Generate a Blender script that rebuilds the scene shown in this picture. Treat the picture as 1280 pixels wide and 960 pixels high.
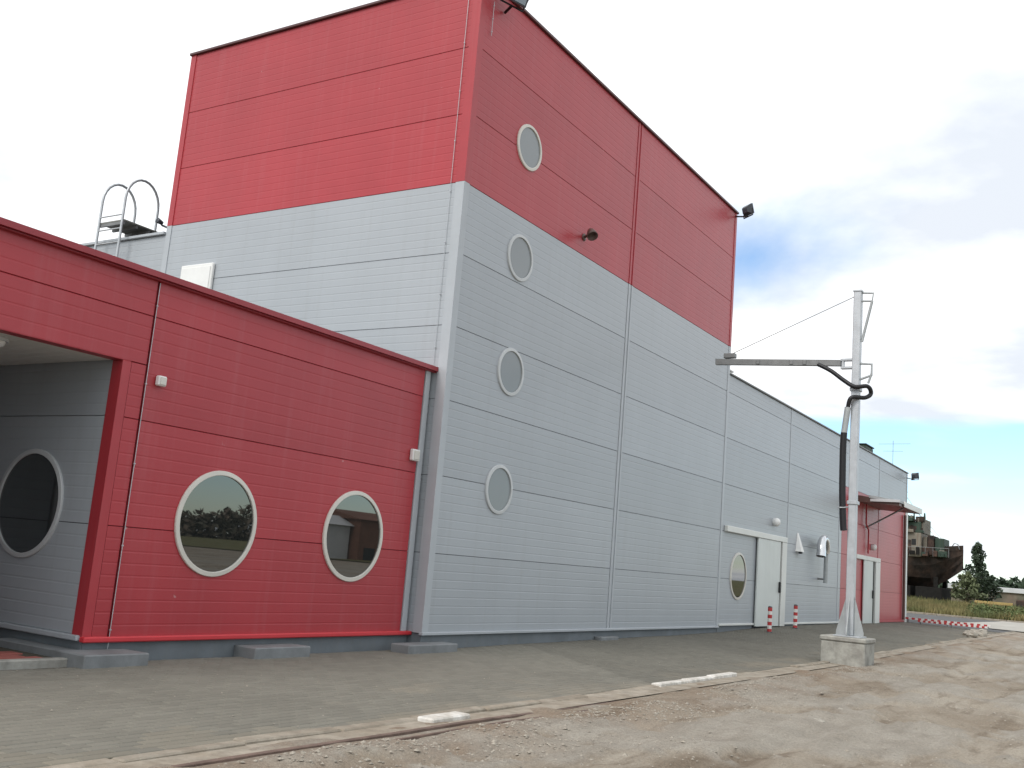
import bpy, math, random
from mathutils import Vector, Matrix, noise
random.seed(7)
for o in list(bpy.data.objects): bpy.data.objects.remove(o)
sc = bpy.context.scene
COL = sc.collection
R = math.radians

# ------------------------------------------------------------------ camera
CAM = Vector((-12.297, -9.057, 1.36))
c_r = Vector((0.52516649, -0.84702465, 0.08215477))
c_u = Vector((-0.18733269, -0.02089522, 0.98207426))
c_f = Vector((0.83012446, 0.53114276, 0.16964887))
LENS = 36.162
cd = bpy.data.cameras.new('camera'); cam = bpy.data.objects.new('camera', cd); COL.objects.link(cam)
cam.matrix_world = Matrix(((c_r.x, c_u.x, -c_f.x, CAM.x), (c_r.y, c_u.y, -c_f.y, CAM.y), (c_r.z, c_u.z, -c_f.z, CAM.z), (0, 0, 0, 1)))
cd.sensor_width = 36; cd.lens = LENS; cd.clip_start = .05; cd.clip_end = 6000
sc.camera = cam
def frame_xy(p):
    d = Vector(p) - CAM; k = d.dot(c_f)
    if k <= 0.1: return None
    q = LENS / 36
    return (.5 + q * d.dot(c_r) / k, .5 - q * d.dot(c_u) / k / .75, k)

# ------------------------------------------------------------------ sky, sun, exposure
SUN_AZ = R(282); SUN_EL = R(44)
w = bpy.data.worlds.new('World'); sc.world = w; w.use_nodes = True
nt = w.node_tree; nt.nodes.clear()
def N(t, tree=None, **kw):
    n = (tree or nt).nodes.new(t)
    for k, v in kw.items(): setattr(n, k, v)
    return n
out = N('ShaderNodeOutputWorld'); bg = N('ShaderNodeBackground'); bg.inputs['Strength'].default_value = .1
sky = N('ShaderNodeTexSky', sky_type='NISHITA'); sky.sun_disc = False
sky.sun_elevation = SUN_EL; sky.sun_rotation = SUN_AZ; sky.air_density = 1.0; sky.dust_density = .5; sky.ozone_density = 1.6
tc = N('ShaderNodeTexCoord'); sep = N('ShaderNodeSeparateXYZ')
L = nt.links.new
L(tc.outputs['Generated'], sep.inputs[0])
def M(op, a, b=None, c=None, tree=None):
    tr = tree or nt
    n = tr.nodes.new('ShaderNodeMath'); n.operation = op
    for i, v in enumerate((a, b, c)):
        if v is None: continue
        if isinstance(v, (int, float)): n.inputs[i].default_value = v
        else: tr.links.new(v, n.inputs[i])
    return n.outputs[0]
zc = M('MAXIMUM', sep.outputs[2], 0.0)
zd = M('ADD', zc, .10)
comb = N('ShaderNodeCombineXYZ')
L(M('DIVIDE', sep.outputs[0], zd), comb.inputs[0]); L(M('DIVIDE', sep.outputs[1], zd), comb.inputs[1]); comb.inputs[2].default_value = 94.92
vr = N('ShaderNodeVectorRotate', rotation_type='Z_AXIS'); vr.inputs['Angle'].default_value = R(8.5); L(comb.outputs[0], vr.inputs['Vector'])
n1 = N('ShaderNodeTexNoise'); n1.inputs['Scale'].default_value = .55; n1.inputs['Detail'].default_value = 7; n1.inputs['Roughness'].default_value = .55; n1.inputs['Distortion'].default_value = .4
L(vr.outputs[0], n1.inputs['Vector'])
n2 = N('ShaderNodeTexNoise'); n2.inputs['Scale'].default_value = 1.5; n2.inputs['Detail'].default_value = 8
L(vr.outputs[0], n2.inputs['Vector'])
# cover is thick overhead and breaks up towards the horizon
ramp = N('ShaderNodeValToRGB')
for p, v in ((0.0, .56), (.05, .36), (.085, .34), (.105, .56), (.125, .30), (.150, .27), (.170, .62), (.21, .76), (.25, .70), (.30, .60), (.34, .70), (.38, .78), (.45, .82), (1.0, .84)):
    e = ramp.color_ramp.elements.new(p); e.color = (v, v, v, 1)
ramp.color_ramp.elements.remove(ramp.color_ramp.elements[0])
L(zc, ramp.inputs[0])
cov = M('ADD', M('MULTIPLY', M('SUBTRACT', n1.outputs['Fac'], .5), 1.5), ramp.outputs[0])
ms = N('ShaderNodeMapRange', interpolation_type='SMOOTHSTEP'); ms.inputs['From Min'].default_value = .22; ms.inputs['From Max'].default_value = .62
L(cov, ms.inputs['Value'])
cl = N('ShaderNodeValToRGB')
cl.color_ramp.elements[0].position = .38; cl.color_ramp.elements[0].color = (6.2, 6.6, 7.2, 1)
cl.color_ramp.elements[1].position = .62; cl.color_ramp.elements[1].color = (10.2, 10.3, 10.4, 1)
L(n2.outputs['Fac'], cl.inputs[0])
mx = N('ShaderNodeMix', data_type='RGBA')
skb = N('ShaderNodeMix', data_type='RGBA', blend_type='MULTIPLY'); skb.inputs[0].default_value = 1
skb.inputs[7].default_value = (1.22, 1.36, 1.45, 1)
L(sky.outputs[0], skb.inputs[6])
L(ms.outputs[0], mx.inputs[0]); L(skb.outputs[2], mx.inputs[6]); L(cl.outputs[0], mx.inputs[7])
L(mx.outputs[2], bg.inputs['Color']); L(bg.outputs[0], out.inputs[0])

sl = bpy.data.lights.new('sun', 'SUN'); sl.energy = 1.5; sl.angle = R(22); sl.color = (1, .965, .91)
so = bpy.data.objects.new('sun', sl); COL.objects.link(so)
sdir = Vector((math.sin(SUN_AZ) * math.cos(SUN_EL), math.cos(SUN_AZ) * math.cos(SUN_EL), math.sin(SUN_EL)))
so.rotation_euler = sdir.to_track_quat('Z', 'Y').to_euler(); so.location = (-20, -20, 30)
vs = sc.view_settings; vs.view_transform = 'Standard'; vs.look = 'None'; vs.exposure = 0.46; vs.gamma = 1; vs.use_curve_mapping = False

# ------------------------------------------------------------------ materials
MATS = {}
def mat(name, col, rough=.5, spec=.5, metal=0., var=.0, vscale=3., vstretch=(1, 1, 1), bump=0., bscale=60., objvar=0., col2=None, streak=0., coat=0., ior=None, dirt=None, attr=False, chips=None):
    m = bpy.data.materials.new(name); m.use_nodes = True
    t = m.node_tree; b = t.nodes['Principled BSDF']
    b.inputs['Roughness'].default_value = rough; b.inputs['Specular IOR Level'].default_value = spec; b.inputs['Metallic'].default_value = metal
    if coat: b.inputs['Coat Weight'].default_value = coat; b.inputs['Coat Roughness'].default_value = .12
    if ior: b.inputs['IOR'].default_value = ior
    g = t.nodes.new('ShaderNodeNewGeometry')
    mp = t.nodes.new('ShaderNodeMapping'); t.links.new(g.outputs['Position'], mp.inputs['Vector']); mp.inputs['Scale'].default_value = vstretch
    c = None
    rgb = t.nodes.new('ShaderNodeRGB'); rgb.outputs[0].default_value = (*col, 1); c = rgb.outputs[0]
    def mixc(kind, fac, a, bb):
        n = t.nodes.new('ShaderNodeMix'); n.data_type = 'RGBA'; n.blend_type = kind
        if isinstance(fac, (int, float)): n.inputs[0].default_value = fac
        else: t.links.new(fac, n.inputs[0])
        t.links.new(a, n.inputs[6])
        if isinstance(bb, tuple): n.inputs[7].default_value = (*bb, 1)
        else: t.links.new(bb, n.inputs[7])
        return n.outputs[2]
    def nz(scale, detail=5, vec=mp, rgh=.6):
        n = t.nodes.new('ShaderNodeTexNoise'); n.inputs['Scale'].default_value = scale; n.inputs['Detail'].default_value = detail; n.inputs['Roughness'].default_value = rgh
        t.links.new(vec.outputs[0], n.inputs['Vector']); return n.outputs['Fac']
    def rng(v, a, bb, lo=0., hi=1.):
        n = t.nodes.new('ShaderNodeMapRange'); n.inputs[1].default_value = a; n.inputs[2].default_value = bb; n.inputs[3].default_value = lo; n.inputs[4].default_value = hi
        t.links.new(v, n.inputs[0]); return n.outputs[0]
    if col2: c = mixc('MIX', rng(nz(vscale, 7), .40, .60), c, col2)
    if var:
        v = rng(nz(vscale * 2.3 if col2 else vscale, 6), .3, .7, 1 - var, 1 + var)
        cmb = t.nodes.new('ShaderNodeCombineColor')
        for i in range(3): t.links.new(v, cmb.inputs[i])
        c = mixc('MULTIPLY', 1., c, cmb.outputs[0])
    if objvar:
        oi = t.nodes.new('ShaderNodeObjectInfo')
        v = rng(oi.outputs['Random'], 0, 1, 1 - objvar, 1 + objvar)
        cmb = t.nodes.new('ShaderNodeCombineColor')
        for i in range(3): t.links.new(v, cmb.inputs[i])
        c = mixc('MULTIPLY', 1., c, cmb.outputs[0])
    if attr:
        at = t.nodes.new('ShaderNodeAttribute'); at.attribute_name = 'tint'
        c = mixc('MULTIPLY', 1., c, at.outputs['Color'])
    if streak:
        m2 = t.nodes.new('ShaderNodeMapping'); t.links.new(g.outputs['Position'], m2.inputs['Vector']); m2.inputs['Scale'].default_value = (7, 7, .35)
        f = rng(nz(1.0, 6, m2, .65), .52, .80, 0, streak)
        c = mixc('MIX', f, c, dirt or (.22, .2, .18))
    if chips: c = mixc('MIX', rng(nz(5.5, 2, mp, .5), .765, .80, 0, .75), c, chips)
    t.links.new(c, b.inputs['Base Color'])
    if bump:
        h = nz(bscale, 4)
        bn = t.nodes.new('ShaderNodeBump'); bn.inputs['Strength'].default_value = bump; bn.inputs['Distance'].default_value = .02
        t.links.new(h, bn.inputs['Height']); t.links.new(bn.outputs[0], b.inputs['Normal'])
    MATS[name] = m
    return m
mat('panel_red', (.375, .032, .042), .38, .5, var=.07, vscale=.8, objvar=.05, streak=.18, dirt=(.42, .16, .17), chips=(.55, .36, .36), bump=.02, bscale=1.2)
mat('panel_grey', (.35, .375, .40), .36, .6, var=.04, vscale=.7, objvar=.05, streak=.26, dirt=(.27, .27, .265), bump=.02, bscale=1.2)
mat('trim_grey', (.39, .415, .44), .36, .6, var=.05, vscale=2, streak=.2, dirt=(.3, .3, .3))
mat('trim_red', (.375, .032, .042), .38, .5, var=.06, vscale=2, streak=.15, dirt=(.42, .2, .2))
mat('sill_red', (.55, .035, .045), .38, .5, var=.05, vscale=2)
mat('cap_dark', (.085, .030, .030), .45, .5, var=.1)
mat('cap_red', (.29, .025, .035), .4, .5, var=.1)
mat('core', (.05, .05, .055), .8)
mat('roofing', (.10, .10, .10), .9, var=.2)
mat('plinth_paint', (.155, .175, .19), .65, .3, var=.14, vscale=2.5, streak=.35, dirt=(.20, .19, .17), bump=.15, bscale=25)
mat('plinth_old', (.19, .20, .205), .75, .3, var=.2, vscale=4, bump=.2, bscale=25)
mat('concrete', (.36, .355, .32), .85, .2, var=.2, vscale=3, bump=.35, bscale=30, col2=(.27, .26, .235), streak=.3, dirt=(.16, .15, .13))
mat('paver', (.182, .174, .147), .9, .15, var=.10, vscale=.45, bump=.25, bscale=90, attr=True)
mat('paver_single', (.182, .174, .147), .9, .15, var=.10, vscale=.45, bump=.25, bscale=90, objvar=.07)
mat('joint_sand', (.085, .078, .062), .95, .1, var=.2, vscale=3)
mat('red_paver', (.36, .12, .10), .85, .2, var=.15, vscale=2, bump=.2, objvar=.15)
mat('kerb', (.31, .275, .225), .9, .2, var=.2, vscale=3, bump=.5, bscale=35, objvar=.08, col2=(.245, .21, .165))
mat('kerb_white', (.66, .64, .60), .8, .2, var=.16, vscale=6, bump=.4, bscale=35, col2=(.5, .47, .42))
mat('rust_rail', (.15, .105, .085), .8, .3, var=.3, vscale=6, bump=.4, bscale=50)
mat('asphalt', (.105, .105, .105), .9, .2, var=.2, vscale=1.2, bump=.4, bscale=80)
mat('apron', (.36, .345, .31), .9, .2, var=.15, vscale=1, bump=.3, bscale=50)
mat('glass_dark', (.014, .016, .016), .012, .5, ior=2.25)
mat('glass_pale', (.20, .22, .225), .22, .5, ior=1.7)
mat('frame_cream', (.60, .575, .52), .4, .5, var=.06)
mat('frame_grey', (.50, .515, .52), .4, .5, var=.05)
mat('black_plastic', (.012, .012, .014), .45, .4)
mat('lamp_metal', (.04, .045, .055), .4, .5)
mat('lamp_glass', (.30, .36, .42), .08, .5)
mat('bronze', (.10, .055, .045), .4, .5)
mat('galvanised', (.46, .48, .50), .42, .5, metal=.35, var=.12, vscale=5, bump=.05)
mat('galv_dull', (.36, .38, .385), .55, .5, metal=.25, var=.14, vscale=5)
mat('dull_steel', (.20, .205, .205), .5, .5, metal=.3, var=.15, vscale=6)
mat('chrome', (.66, .67, .68), .22, .5, metal=.85, var=.05)
mat('white_paint', (.78, .78, .76), .45, .5, var=.05)
mat('door_white', (.57, .60, .58), .42, .5, var=.05, vscale=1.4, streak=.12)
mat('casing_white', (.66, .67, .64), .42, .5, var=.05, vscale=1.4)
mat('dark_gap', (.015, .015, .016), .8)
mat('stripe_red', (.46, .05, .05), .6, .3, var=.15, vscale=8)
mat('stripe_white', (.72, .70, .67), .6, .3, var=.1, vscale=8)
mat('soffit', (.66, .67, .63), .5, .4, var=.03)
mat('grating', (.22, .22, .20), .6, .4, metal=.3, var=.2, vscale=20)
mat('hull', (.030, .025, .022), .9, .2, var=.45, vscale=.7, col2=(.060, .040, .031), bump=.5, bscale=5, streak=.6, dirt=(.10, .06, .042))
mat('hull_under', (.028, .025, .024), .9, .2, var=.3, vscale=.6, col2=(.10, .06, .045))
mat('ship_cream', (.19, .17, .138), .7, .3, var=.3, vscale=.8, streak=.8, dirt=(.16, .09, .06))
mat('ship_green', (.028, .050, .036), .6, .3, var=.25, vscale=1.2, streak=.5, dirt=(.12, .10, .07))
mat('timber_dark', (.014, .013, .012), .9, .2, var=.3)
mat('yellow_paint', (.36, .26, .10), .6, .3, var=.2, vscale=2)
mat('leaf_dark', (.045, .066, .040), .6, .3, var=.45, vscale=.9)
mat('leaf_pale', (.115, .135, .07), .65, .3, var=.4, vscale=.9)
mat('bark', (.09, .07, .055), .9, .2, var=.3)
mat('grass', (.095, .105, .042), .75, .2, var=.4, vscale=.35, col2=(.20, .165, .075))
mat('weed', (.10, .125, .05), .75, .2, var=.4, vscale=.5)
mat('meadow_soil', (.15, .13, .065), .95, .1, var=.3, vscale=.4, col2=(.12, .125, .05))
mat('far_wood', (.032, .05, .03), .8, .2, var=.35, vscale=.06)
mat('far_bank', (.17, .135, .105), .9, .2, var=.3, vscale=.3, col2=(.11, .105, .08))
mat('brick_brown', (.17, .085, .06), .85, .2, var=.2, vscale=.6)
mat('shed_pale', (.50, .51, .52), .7, .3, var=.1, vscale=.6)
mat('stone', (.34, .315, .27), .9, .2, var=.25, vscale=9, bump=.4, bscale=40)
mat('gravel', (.30, .27, .225), .9, .2, var=.45, vscale=30, bump=.3, bscale=60)

def ground_material():
    m = bpy.data.materials.new('worn_ground'); m.use_nodes = True; t = m.node_tree; b = t.nodes['Principled BSDF']
    b.inputs['Roughness'].default_value = .95; b.inputs['Specular IOR Level'].default_value = .15
    g = t.nodes.new('ShaderNodeNewGeometry')
    def nz(scale, detail, st=(1, 1, 1), rgh=.6, dist=0.):
        mp = t.nodes.new('ShaderNodeMapping'); mp.inputs['Scale'].default_value = st; t.links.new(g.outputs['Position'], mp.inputs[0])
        n = t.nodes.new('ShaderNodeTexNoise'); n.inputs['Scale'].default_value = scale; n.inputs['Detail'].default_value = detail; n.inputs['Roughness'].default_value = rgh; n.inputs['Distortion'].default_value = dist
        t.links.new(mp.outputs[0], n.inputs['Vector']); return n.outputs['Fac']
    def rng(v, a, bb, lo=0., hi=1.):
        n = t.nodes.new('ShaderNodeMapRange'); n.inputs[1].default_value = a; n.inputs[2].default_value = bb; n.inputs[3].default_value = lo; n.inputs[4].default_value = hi
        t.links.new(v, n.inputs[0]); return n.outputs[0]
    def mix(fac, a, bb, kind='MIX'):
        n = t.nodes.new('ShaderNodeMix'); n.data_type = 'RGBA'; n.blend_type = kind
        if isinstance(fac, (int, float)): n.inputs[0].default_value = fac
        else: t.links.new(fac, n.inputs[0])
        for s, v in ((6, a), (7, bb)):
            if isinstance(v, tuple): n.inputs[s].default_value = (*v, 1)
            else: t.links.new(v, n.inputs[s])
        return n.outputs[2]
    c = mix(rng(nz(.45, 6, (.55, 1.5, 1), .6, .6), .38, .62), (.250, .208, .158), (.365, .325, .265))
    c = mix(rng(nz(1.3, 7, (.5, 1.8, 1), .62, .4), .50, .64, 0, .85), c, (.18, .143, .105))
    c = mix(rng(nz(5, 7, (1, 1, 1), .7), .55, .75, 0, .6), c, (.41, .37, .31))
    at_ = t.nodes.new('ShaderNodeAttribute'); at_.attribute_name = 'slab'
    c = mix(M('MULTIPLY', at_.outputs['Fac'], .8, tree=t), c, mix(rng(nz(2.2, 7, (.6, 1.6, 1)), .38, .66), (.285, .26, .22), (.375, .348, .30)))
    # straying reddish grit by the kerb
    sx = t.nodes.new('ShaderNodeSeparateXYZ'); t.links.new(g.outputs['Position'], sx.inputs[0])
    near = rng(sx.outputs[1], -5.4, -4.2, 0, 1)
    gr = M('MULTIPLY', near, rng(nz(1.1, 6), .40, .62, 0, .8), tree=t)
    c = mix(gr, c, (.235, .17, .12))
    v = rng(nz(38, 6, rgh=.75), .25, .75, .72, 1.25)
    cmb = t.nodes.new('ShaderNodeCombineColor')
    for i in range(3): t.links.new(v, cmb.inputs[i])
    c = mix(1., c, cmb.outputs[0], 'MULTIPLY')
    t.links.new(c, b.inputs['Base Color'])
    h = M('ADD', nz(14, 8, rgh=.7), M('MULTIPLY', nz(70, 4), .35, tree=t), tree=t)
    bn = t.nodes.new('ShaderNodeBump'); bn.inputs['Strength'].default_value = .8; bn.inputs['Distance'].default_value = .05
    t.links.new(h, bn.inputs['Height']); t.links.new(bn.outputs[0], b.inputs['Normal'])
    MATS['worn_ground'] = m
ground_material()

# ------------------------------------------------------------------ mesh helpers
WL = {}
def basis(n):
    n = Vector(n).normalized()
    a = Vector((0, 0, 1)) if abs(n.z) < .9 else Vector((1, 0, 0))
    e1 = a.cross(n).normalized(); e2 = n.cross(e1)
    return e1, e2, n
class MB:
    def __init__(s): s.v = []; s.f = []; s.sm = []
    def add(s, vs, fs, smooth=False):
        k = len(s.v); s.v += [tuple(p) for p in vs]
        for f in fs: s.f.append(tuple(i + k for i in f)); s.sm.append(smooth)
        return s
    def box(s, x0, x1, y0, y1, z0, z1, bev=0.):
        if bev <= 0:
            vs = [(x, y, z) for z in (z0, z1) for y in (y0, y1) for x in (x0, x1)]
            return s.add(vs, [(0, 2, 3, 1), (4, 5, 7, 6), (0, 1, 5, 4), (2, 6, 7, 3), (0, 4, 6, 2), (1, 3, 7, 5)])
        b = min(bev, (x1 - x0) / 2.01, (y1 - y0) / 2.01, (z1 - z0) / 2.01)
        vs = []; ids = {}
        for i, x in enumerate((x0, x1)):
            for j, y in enumerate((y0, y1)):
                for k, z in enumerate((z0, z1)):
                    sx, sy, sz = (1, -1)[i] * b, (1, -1)[j] * b, (1, -1)[k] * b
                    for a, p in enumerate(((x, y + sy, z + sz), (x + sx, y, z + sz), (x + sx, y + sy, z))):
                        ids[i, j, k, a] = len(vs); vs.append(p)
        g = lambda *q: ids[q]
        fs = []
        for i in (0, 1): fs.append((g(i,0,0,0), g(i,0,1,0), g(i,1,1,0), g(i,1,0,0)))
        for j in (0, 1): fs.append((g(0,j,0,1), g(1,j,0,1), g(1,j,1,1), g(0,j,1,1)))
        for k in (0, 1): fs.append((g(0,0,k,2), g(0,1,k,2), g(1,1,k,2), g(1,0,k,2)))
        for j in (0, 1):
            for k in (0, 1): fs.append((g(0,j,k,1), g(1,j,k,1), g(1,j,k,2), g(0,j,k,2)))
        for i in (0, 1):
            for k in (0, 1): fs.append((g(i,0,k,0), g(i,1,k,0), g(i,1,k,2), g(i,0,k,2)))
        for i in (0, 1):
            for j in (0, 1): fs.append((g(i,j,0,0), g(i,j,1,0), g(i,j,1,1), g(i,j,0,1)))
        for i in (0, 1):
            for j in (0, 1):
                for k in (0, 1): fs.append((g(i,j,k,0), g(i,j,k,1), g(i,j,k,2)))
        c = Vector(((x0+x1)/2, (y0+y1)/2, (z0+z1)/2)); ff = []
        for f in fs:
            p = [Vector(vs[q]) for q in f]; nn = (p[1]-p[0]).cross(p[2]-p[0]); m = sum(p, Vector()) / len(p)
            ff.append(f if nn.dot(m - c) > 0 else f[::-1])
        return s.add(vs, ff)
    def tube(s, pts, rad, n=10, cap=True, smooth=True):
        pts = [Vector(p) for p in pts]; rr = rad if isinstance(rad, (list, tuple)) else [rad] * len(pts)
        vs = []; e1 = None
        for i, p in enumerate(pts):
            d = (pts[min(i+1, len(pts)-1)] - pts[max(i-1, 0)]).normalized()
            if e1 is None: e1, e2, _ = basis(d)
            else:
                e1 = (e1 - d * e1.dot(d)).normalized(); e2 = d.cross(e1)
            for k in range(n):
                a = 2 * math.pi * (k + .5) / n; vs.append(p + (e1 * math.cos(a) + e2 * math.sin(a)) * rr[i])
        fs = [(i*n+k, i*n+(k+1) % n, (i+1)*n+(k+1) % n, (i+1)*n+k) for i in range(len(pts)-1) for k in range(n)]
        s.add(vs, fs, smooth)
        if cap: s.add(vs[:n], [tuple(range(n))[::-1]]); s.add(vs[-n:], [tuple(range(n))])
        return s
    def lathe(s, c, axis, prof, n=48, closed=False, smooth=True):
        e1, e2, a = basis(axis); c = Vector(c); vs = []
        for r, h in prof:
            for k in range(n):
                t = 2 * math.pi * k / n; vs.append(c + a * h + (e1 * math.cos(t) + e2 * math.sin(t)) * r)
        m = len(prof)
        fs = [(i*n+k, i*n+(k+1) % n, ((i+1) % m)*n+(k+1) % n, ((i+1) % m)*n+k) for i in range(m if closed else m-1) for k in range(n)]
        return s.add(vs, fs, smooth)
    def disc(s, c, axis, r, n=48):
        e1, e2, a = basis(axis); c = Vector(c)
        vs = [c + (e1 * math.cos(2*math.pi*k/n) + e2 * math.sin(2*math.pi*k/n)) * r for k in range(n)]
        return s.add(vs, [tuple(range(n))])
    def prism(s, poly, d):
        d = Vector(d); a = [Vector(p) for p in poly]; n = len(a)
        s.add(a + [p + d for p in a], [tuple(range(n))[::-1], tuple(range(n, 2*n))] + [(i, (i+1) % n, n+(i+1) % n, n+i) for i in range(n)])
        return s
    def mesh(s, name, off=Vector()):
        me = bpy.data.meshes.new(name)
        me.from_pydata([(p[0]-off.x, p[1]-off.y, p[2]-off.z) for p in s.v], [], s.f)
        me.polygons.foreach_set('use_smooth', s.sm); me.update()
        return me
    def build(s, name, mt, parent=None, loc=None):
        if loc is None:
            xs = [p[0] for p in s.v]; ys = [p[1] for p in s.v]; zs = [p[2] for p in s.v]
            loc = Vector(((min(xs)+max(xs))/2, (min(ys)+max(ys))/2, min(zs)))
        loc = Vector(loc); me = s.mesh(name, loc); me.materials.append(MATS[mt] if isinstance(mt, str) else mt)
        return link(name, me, parent, loc)
def link(name, me, parent, loc, rotz=0):
    o = bpy.data.objects.new(name, me); COL.objects.link(o)
    loc = Vector(loc); WL[o] = loc
    if parent is not None: o.parent = parent; o.location = loc - WL[parent]
    else: o.location = loc
    o.rotation_euler = (0, 0, rotz)
    return o
def thing(name, label, cat, loc, group=None):
    o = bpy.data.objects.new(name, None); COL.objects.link(o); o.location = loc; WL[o] = Vector(loc); o.empty_display_size = .2
    return tag(o, label, cat, group)
def tag(o, label, cat, group=None, kind=None):
    if label: o['label'] = label
    if cat: o['category'] = cat
    if group: o['group'] = group
    if kind: o['kind'] = kind
    return o
def structure(o): o['kind'] = 'structure'; return o
def lerp_tab(tab, x):
    if x <= tab[0][0]: return tab[0][1]
    for (a, u), (b, v) in zip(tab, tab[1:]):
        if x <= b: return u + (v - u) * (x - a) / (b - a)
    return tab[-1][1]

# ------------------------------------------------------------------ terrain
T_WALL = [(0, 0), (6, .05), (10, .075), (12, .10), (14.5, .17), (17.5, .215), (22, .235), (34, .25), (56, .21), (75, .4), (105, .86), (300, .95), (3000, 1.0)]
T_KERB = [(8, 0), (12, .045), (22, .125), (30, .19), (56, .21), (75, .4), (105, .86), (300, .95), (3000, 1.0)]
def gz(x, y):
    t = max(0, min(1, (y + 3.66) / 3.66)); return lerp_tab(T_WALL, x) * t + lerp_tab(T_KERB, x) * (1 - t)
def fbm(x, y, s, o=4, seed=0.):
    return noise.fractal(Vector((x * s, y * s, seed)), 1.0, 2.0, o)
def axis(dense, coarse):
    return sorted(set(round(v, 3) for v in dense + coarse))
def seq(a, b, st): return [a + st * i for i in range(int(round((b - a) / st)) + 1)]
gx = axis(seq(-11, 6, .085) + seq(6, 20, .2) + seq(20, 60, .7), [-3000, -1200, -500, -200, -100, -60, -40, -25, -18, -14, -12, 70, 85, 105, 130, 170, 250, 400, 800, 1600, 3000])
gy = axis(seq(-10, -4.06, .085) + seq(-20, -10, .5) + [-4.03], [-3000, -1200, -500, -250, -120, -80, -60, -45, -35, -28, -24, -3.98, -3.93, -3.88, -3.82, -3.78, -2, 0, 5, 10, 20, 40, 80, 160, 300, 800, 1600, 3000])
def slab_mask(x, y):
    q = fbm(x * .8, y * 1.5, .42, 5, 21.) + .12 * fbm(x, y, 3.5, 3, 2.)
    return max(0, min(1, (q + .02) / .05))
def dirt_z(x, y):
    e = max(0, min(1, (-4.03 - y) / .3))
    d = fbm(x * .6, y * 1.5, .5, 4) * .055 + fbm(x, y, 2.2, 4, 5.) * .030 + fbm(x, y, 7, 3, 9.) * .011
    d += slab_mask(x, y) * .032
    berm = math.exp(-((y + 4.5 + .18 * noise.noise(Vector((x * .5, 0, 2)))) / .30) ** 2) * .06 * (0.6 + noise.noise(Vector((x * .8, 3, 1))))
    for yc in (-6.1, -7.6):
        q = y - yc - .35 * noise.noise(Vector((x * .12, yc, 3))) - .06 * (x + 2) * .3
        d += -.030 * math.exp(-(q / .13) ** 2) + .016 * math.exp(-((abs(q) - .26) / .10) ** 2)
    drift = max(0, noise.noise(Vector((x * 1.3, y * 2, 8))) + .45 * noise.noise(Vector((x * 4, y * 5, 8)))) * .05 * math.exp(-((y + 4.0) / .16) ** 2)
    return gz(x, y) + (d + berm) * e - .022 - .012 * e + drift
vs = []; slab = []
for y in gy:
    for x in gx:
        z = gz(x, y); sm_ = 0.
        if y > -3.80: z -= .10
        elif x < 60 and y > -40: z = dirt_z(x, y); sm_ = slab_mask(x, y)
        else: z -= .03
        vs.append((x, y, z)); slab += [sm_, sm_, sm_, 1]
nx = len(gx)
mb = MB(); mb.add(vs, [(j*nx+i, j*nx+i+1, (j+1)*nx+i+1, (j+1)*nx+i) for j in range(len(gy)-1) for i in range(nx-1)], True)
ground = structure(mb.build('ground', 'worn_ground', None, (0, 0, 0)))
ga = ground.data.color_attributes.new('slab', 'FLOAT_COLOR', 'POINT'); ga.data.foreach_set('color', slab)

# pavement slab (bed of the blocks)
def sheet(name, mt, xs, ys, dz, zfun=gz, parent=None):
    n = len(xs)
    m = MB(); m.add([(x, y, zfun(x, y) + dz) for y in ys for x in xs], [(j*n+i, j*n+i+1, (j+1)*n+i+1, (j+1)*n+i) for j in range(len(ys)-1) for i in range(n-1)], True)
    return m.build(name, mt, parent, (0, 0, 0))
pavement = structure(sheet('pavement', 'joint_sand', seq(-14, 34, 1), [-3.66, -2.4, -1.2, 0, .3], -.018))
PX, PY = .205, .103
def paver_mesh(nm):
    m = MB(); a, b, c = .0980, .0475, .006
    vs_ = [(-a, -b, -.03), (a, -b, -.03), (a, b, -.03), (-a, b, -.03), (-a, -b, -c), (a, -b, -c), (a, b, -c), (-a, b, -c), (-a+c, -b+c, 0), (a-c, -b+c, 0), (a-c, b-c, 0), (-a+c, b-c, 0)]
    m.add(vs_, [(0, 1, 5, 4), (1, 2, 6, 5), (2, 3, 7, 6), (3, 0, 4, 7), (4, 5, 9, 8), (5, 6, 10, 9), (6, 7, 11, 10), (7, 4, 8, 11), (8, 9, 10, 11)])
    return m, m.mesh(nm)
pm, pme = paver_mesh('paver'); pme.materials.append(MATS['paver_single'])
spots = []
nrow = int(3.62 / PY) + 2
for j in range(nrow):
    y = -3.60 + j * PY
    if y > .19: break
    for i in range(int(46.5 / PX)):
        x = -13 + i * PX + (PX / 2 if j % 2 else 0)
        if -12 < x < -5.47 and y > .0: continue
        spots.append((x, y, gz(x, y) + noise.noise(Vector((x * .6, y * .9, 4))) * .007 + random.uniform(-.0015, .0015)))
def sandy(x, y):
    return max(0, min(1, (noise.noise(Vector((x * .8, y * 1.4, 17))) * .9 + .4 * noise.noise(Vector((x * 2.1, y * 2.6, 5))) + .30 - max(0, y + 3.6) * .6) / .8))
pms = pme.copy(); pms.materials.clear(); mat('paver_mid', (.198, .184, .151), .95, .1, var=.10, vscale=.6, bump=.25, bscale=80, objvar=.07); pmm = pms.copy(); pmm.materials.append(MATS['paver_mid']); mat('paver_sandy', (.213, .194, .156), .95, .1, var=.12, vscale=.9, bump=.3, bscale=60, objvar=.07); pms.materials.append(MATS['paver_sandy'])
vis = []
for s_ in spots:
    q = frame_xy(s_)
    if q and -.0 < q[0] < 1.0 and -.0 < q[1] < 1.0: vis.append((q[2] * (q[2]), s_))
vis.sort(); near = set(s_ for _, s_ in vis[:300])
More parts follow.
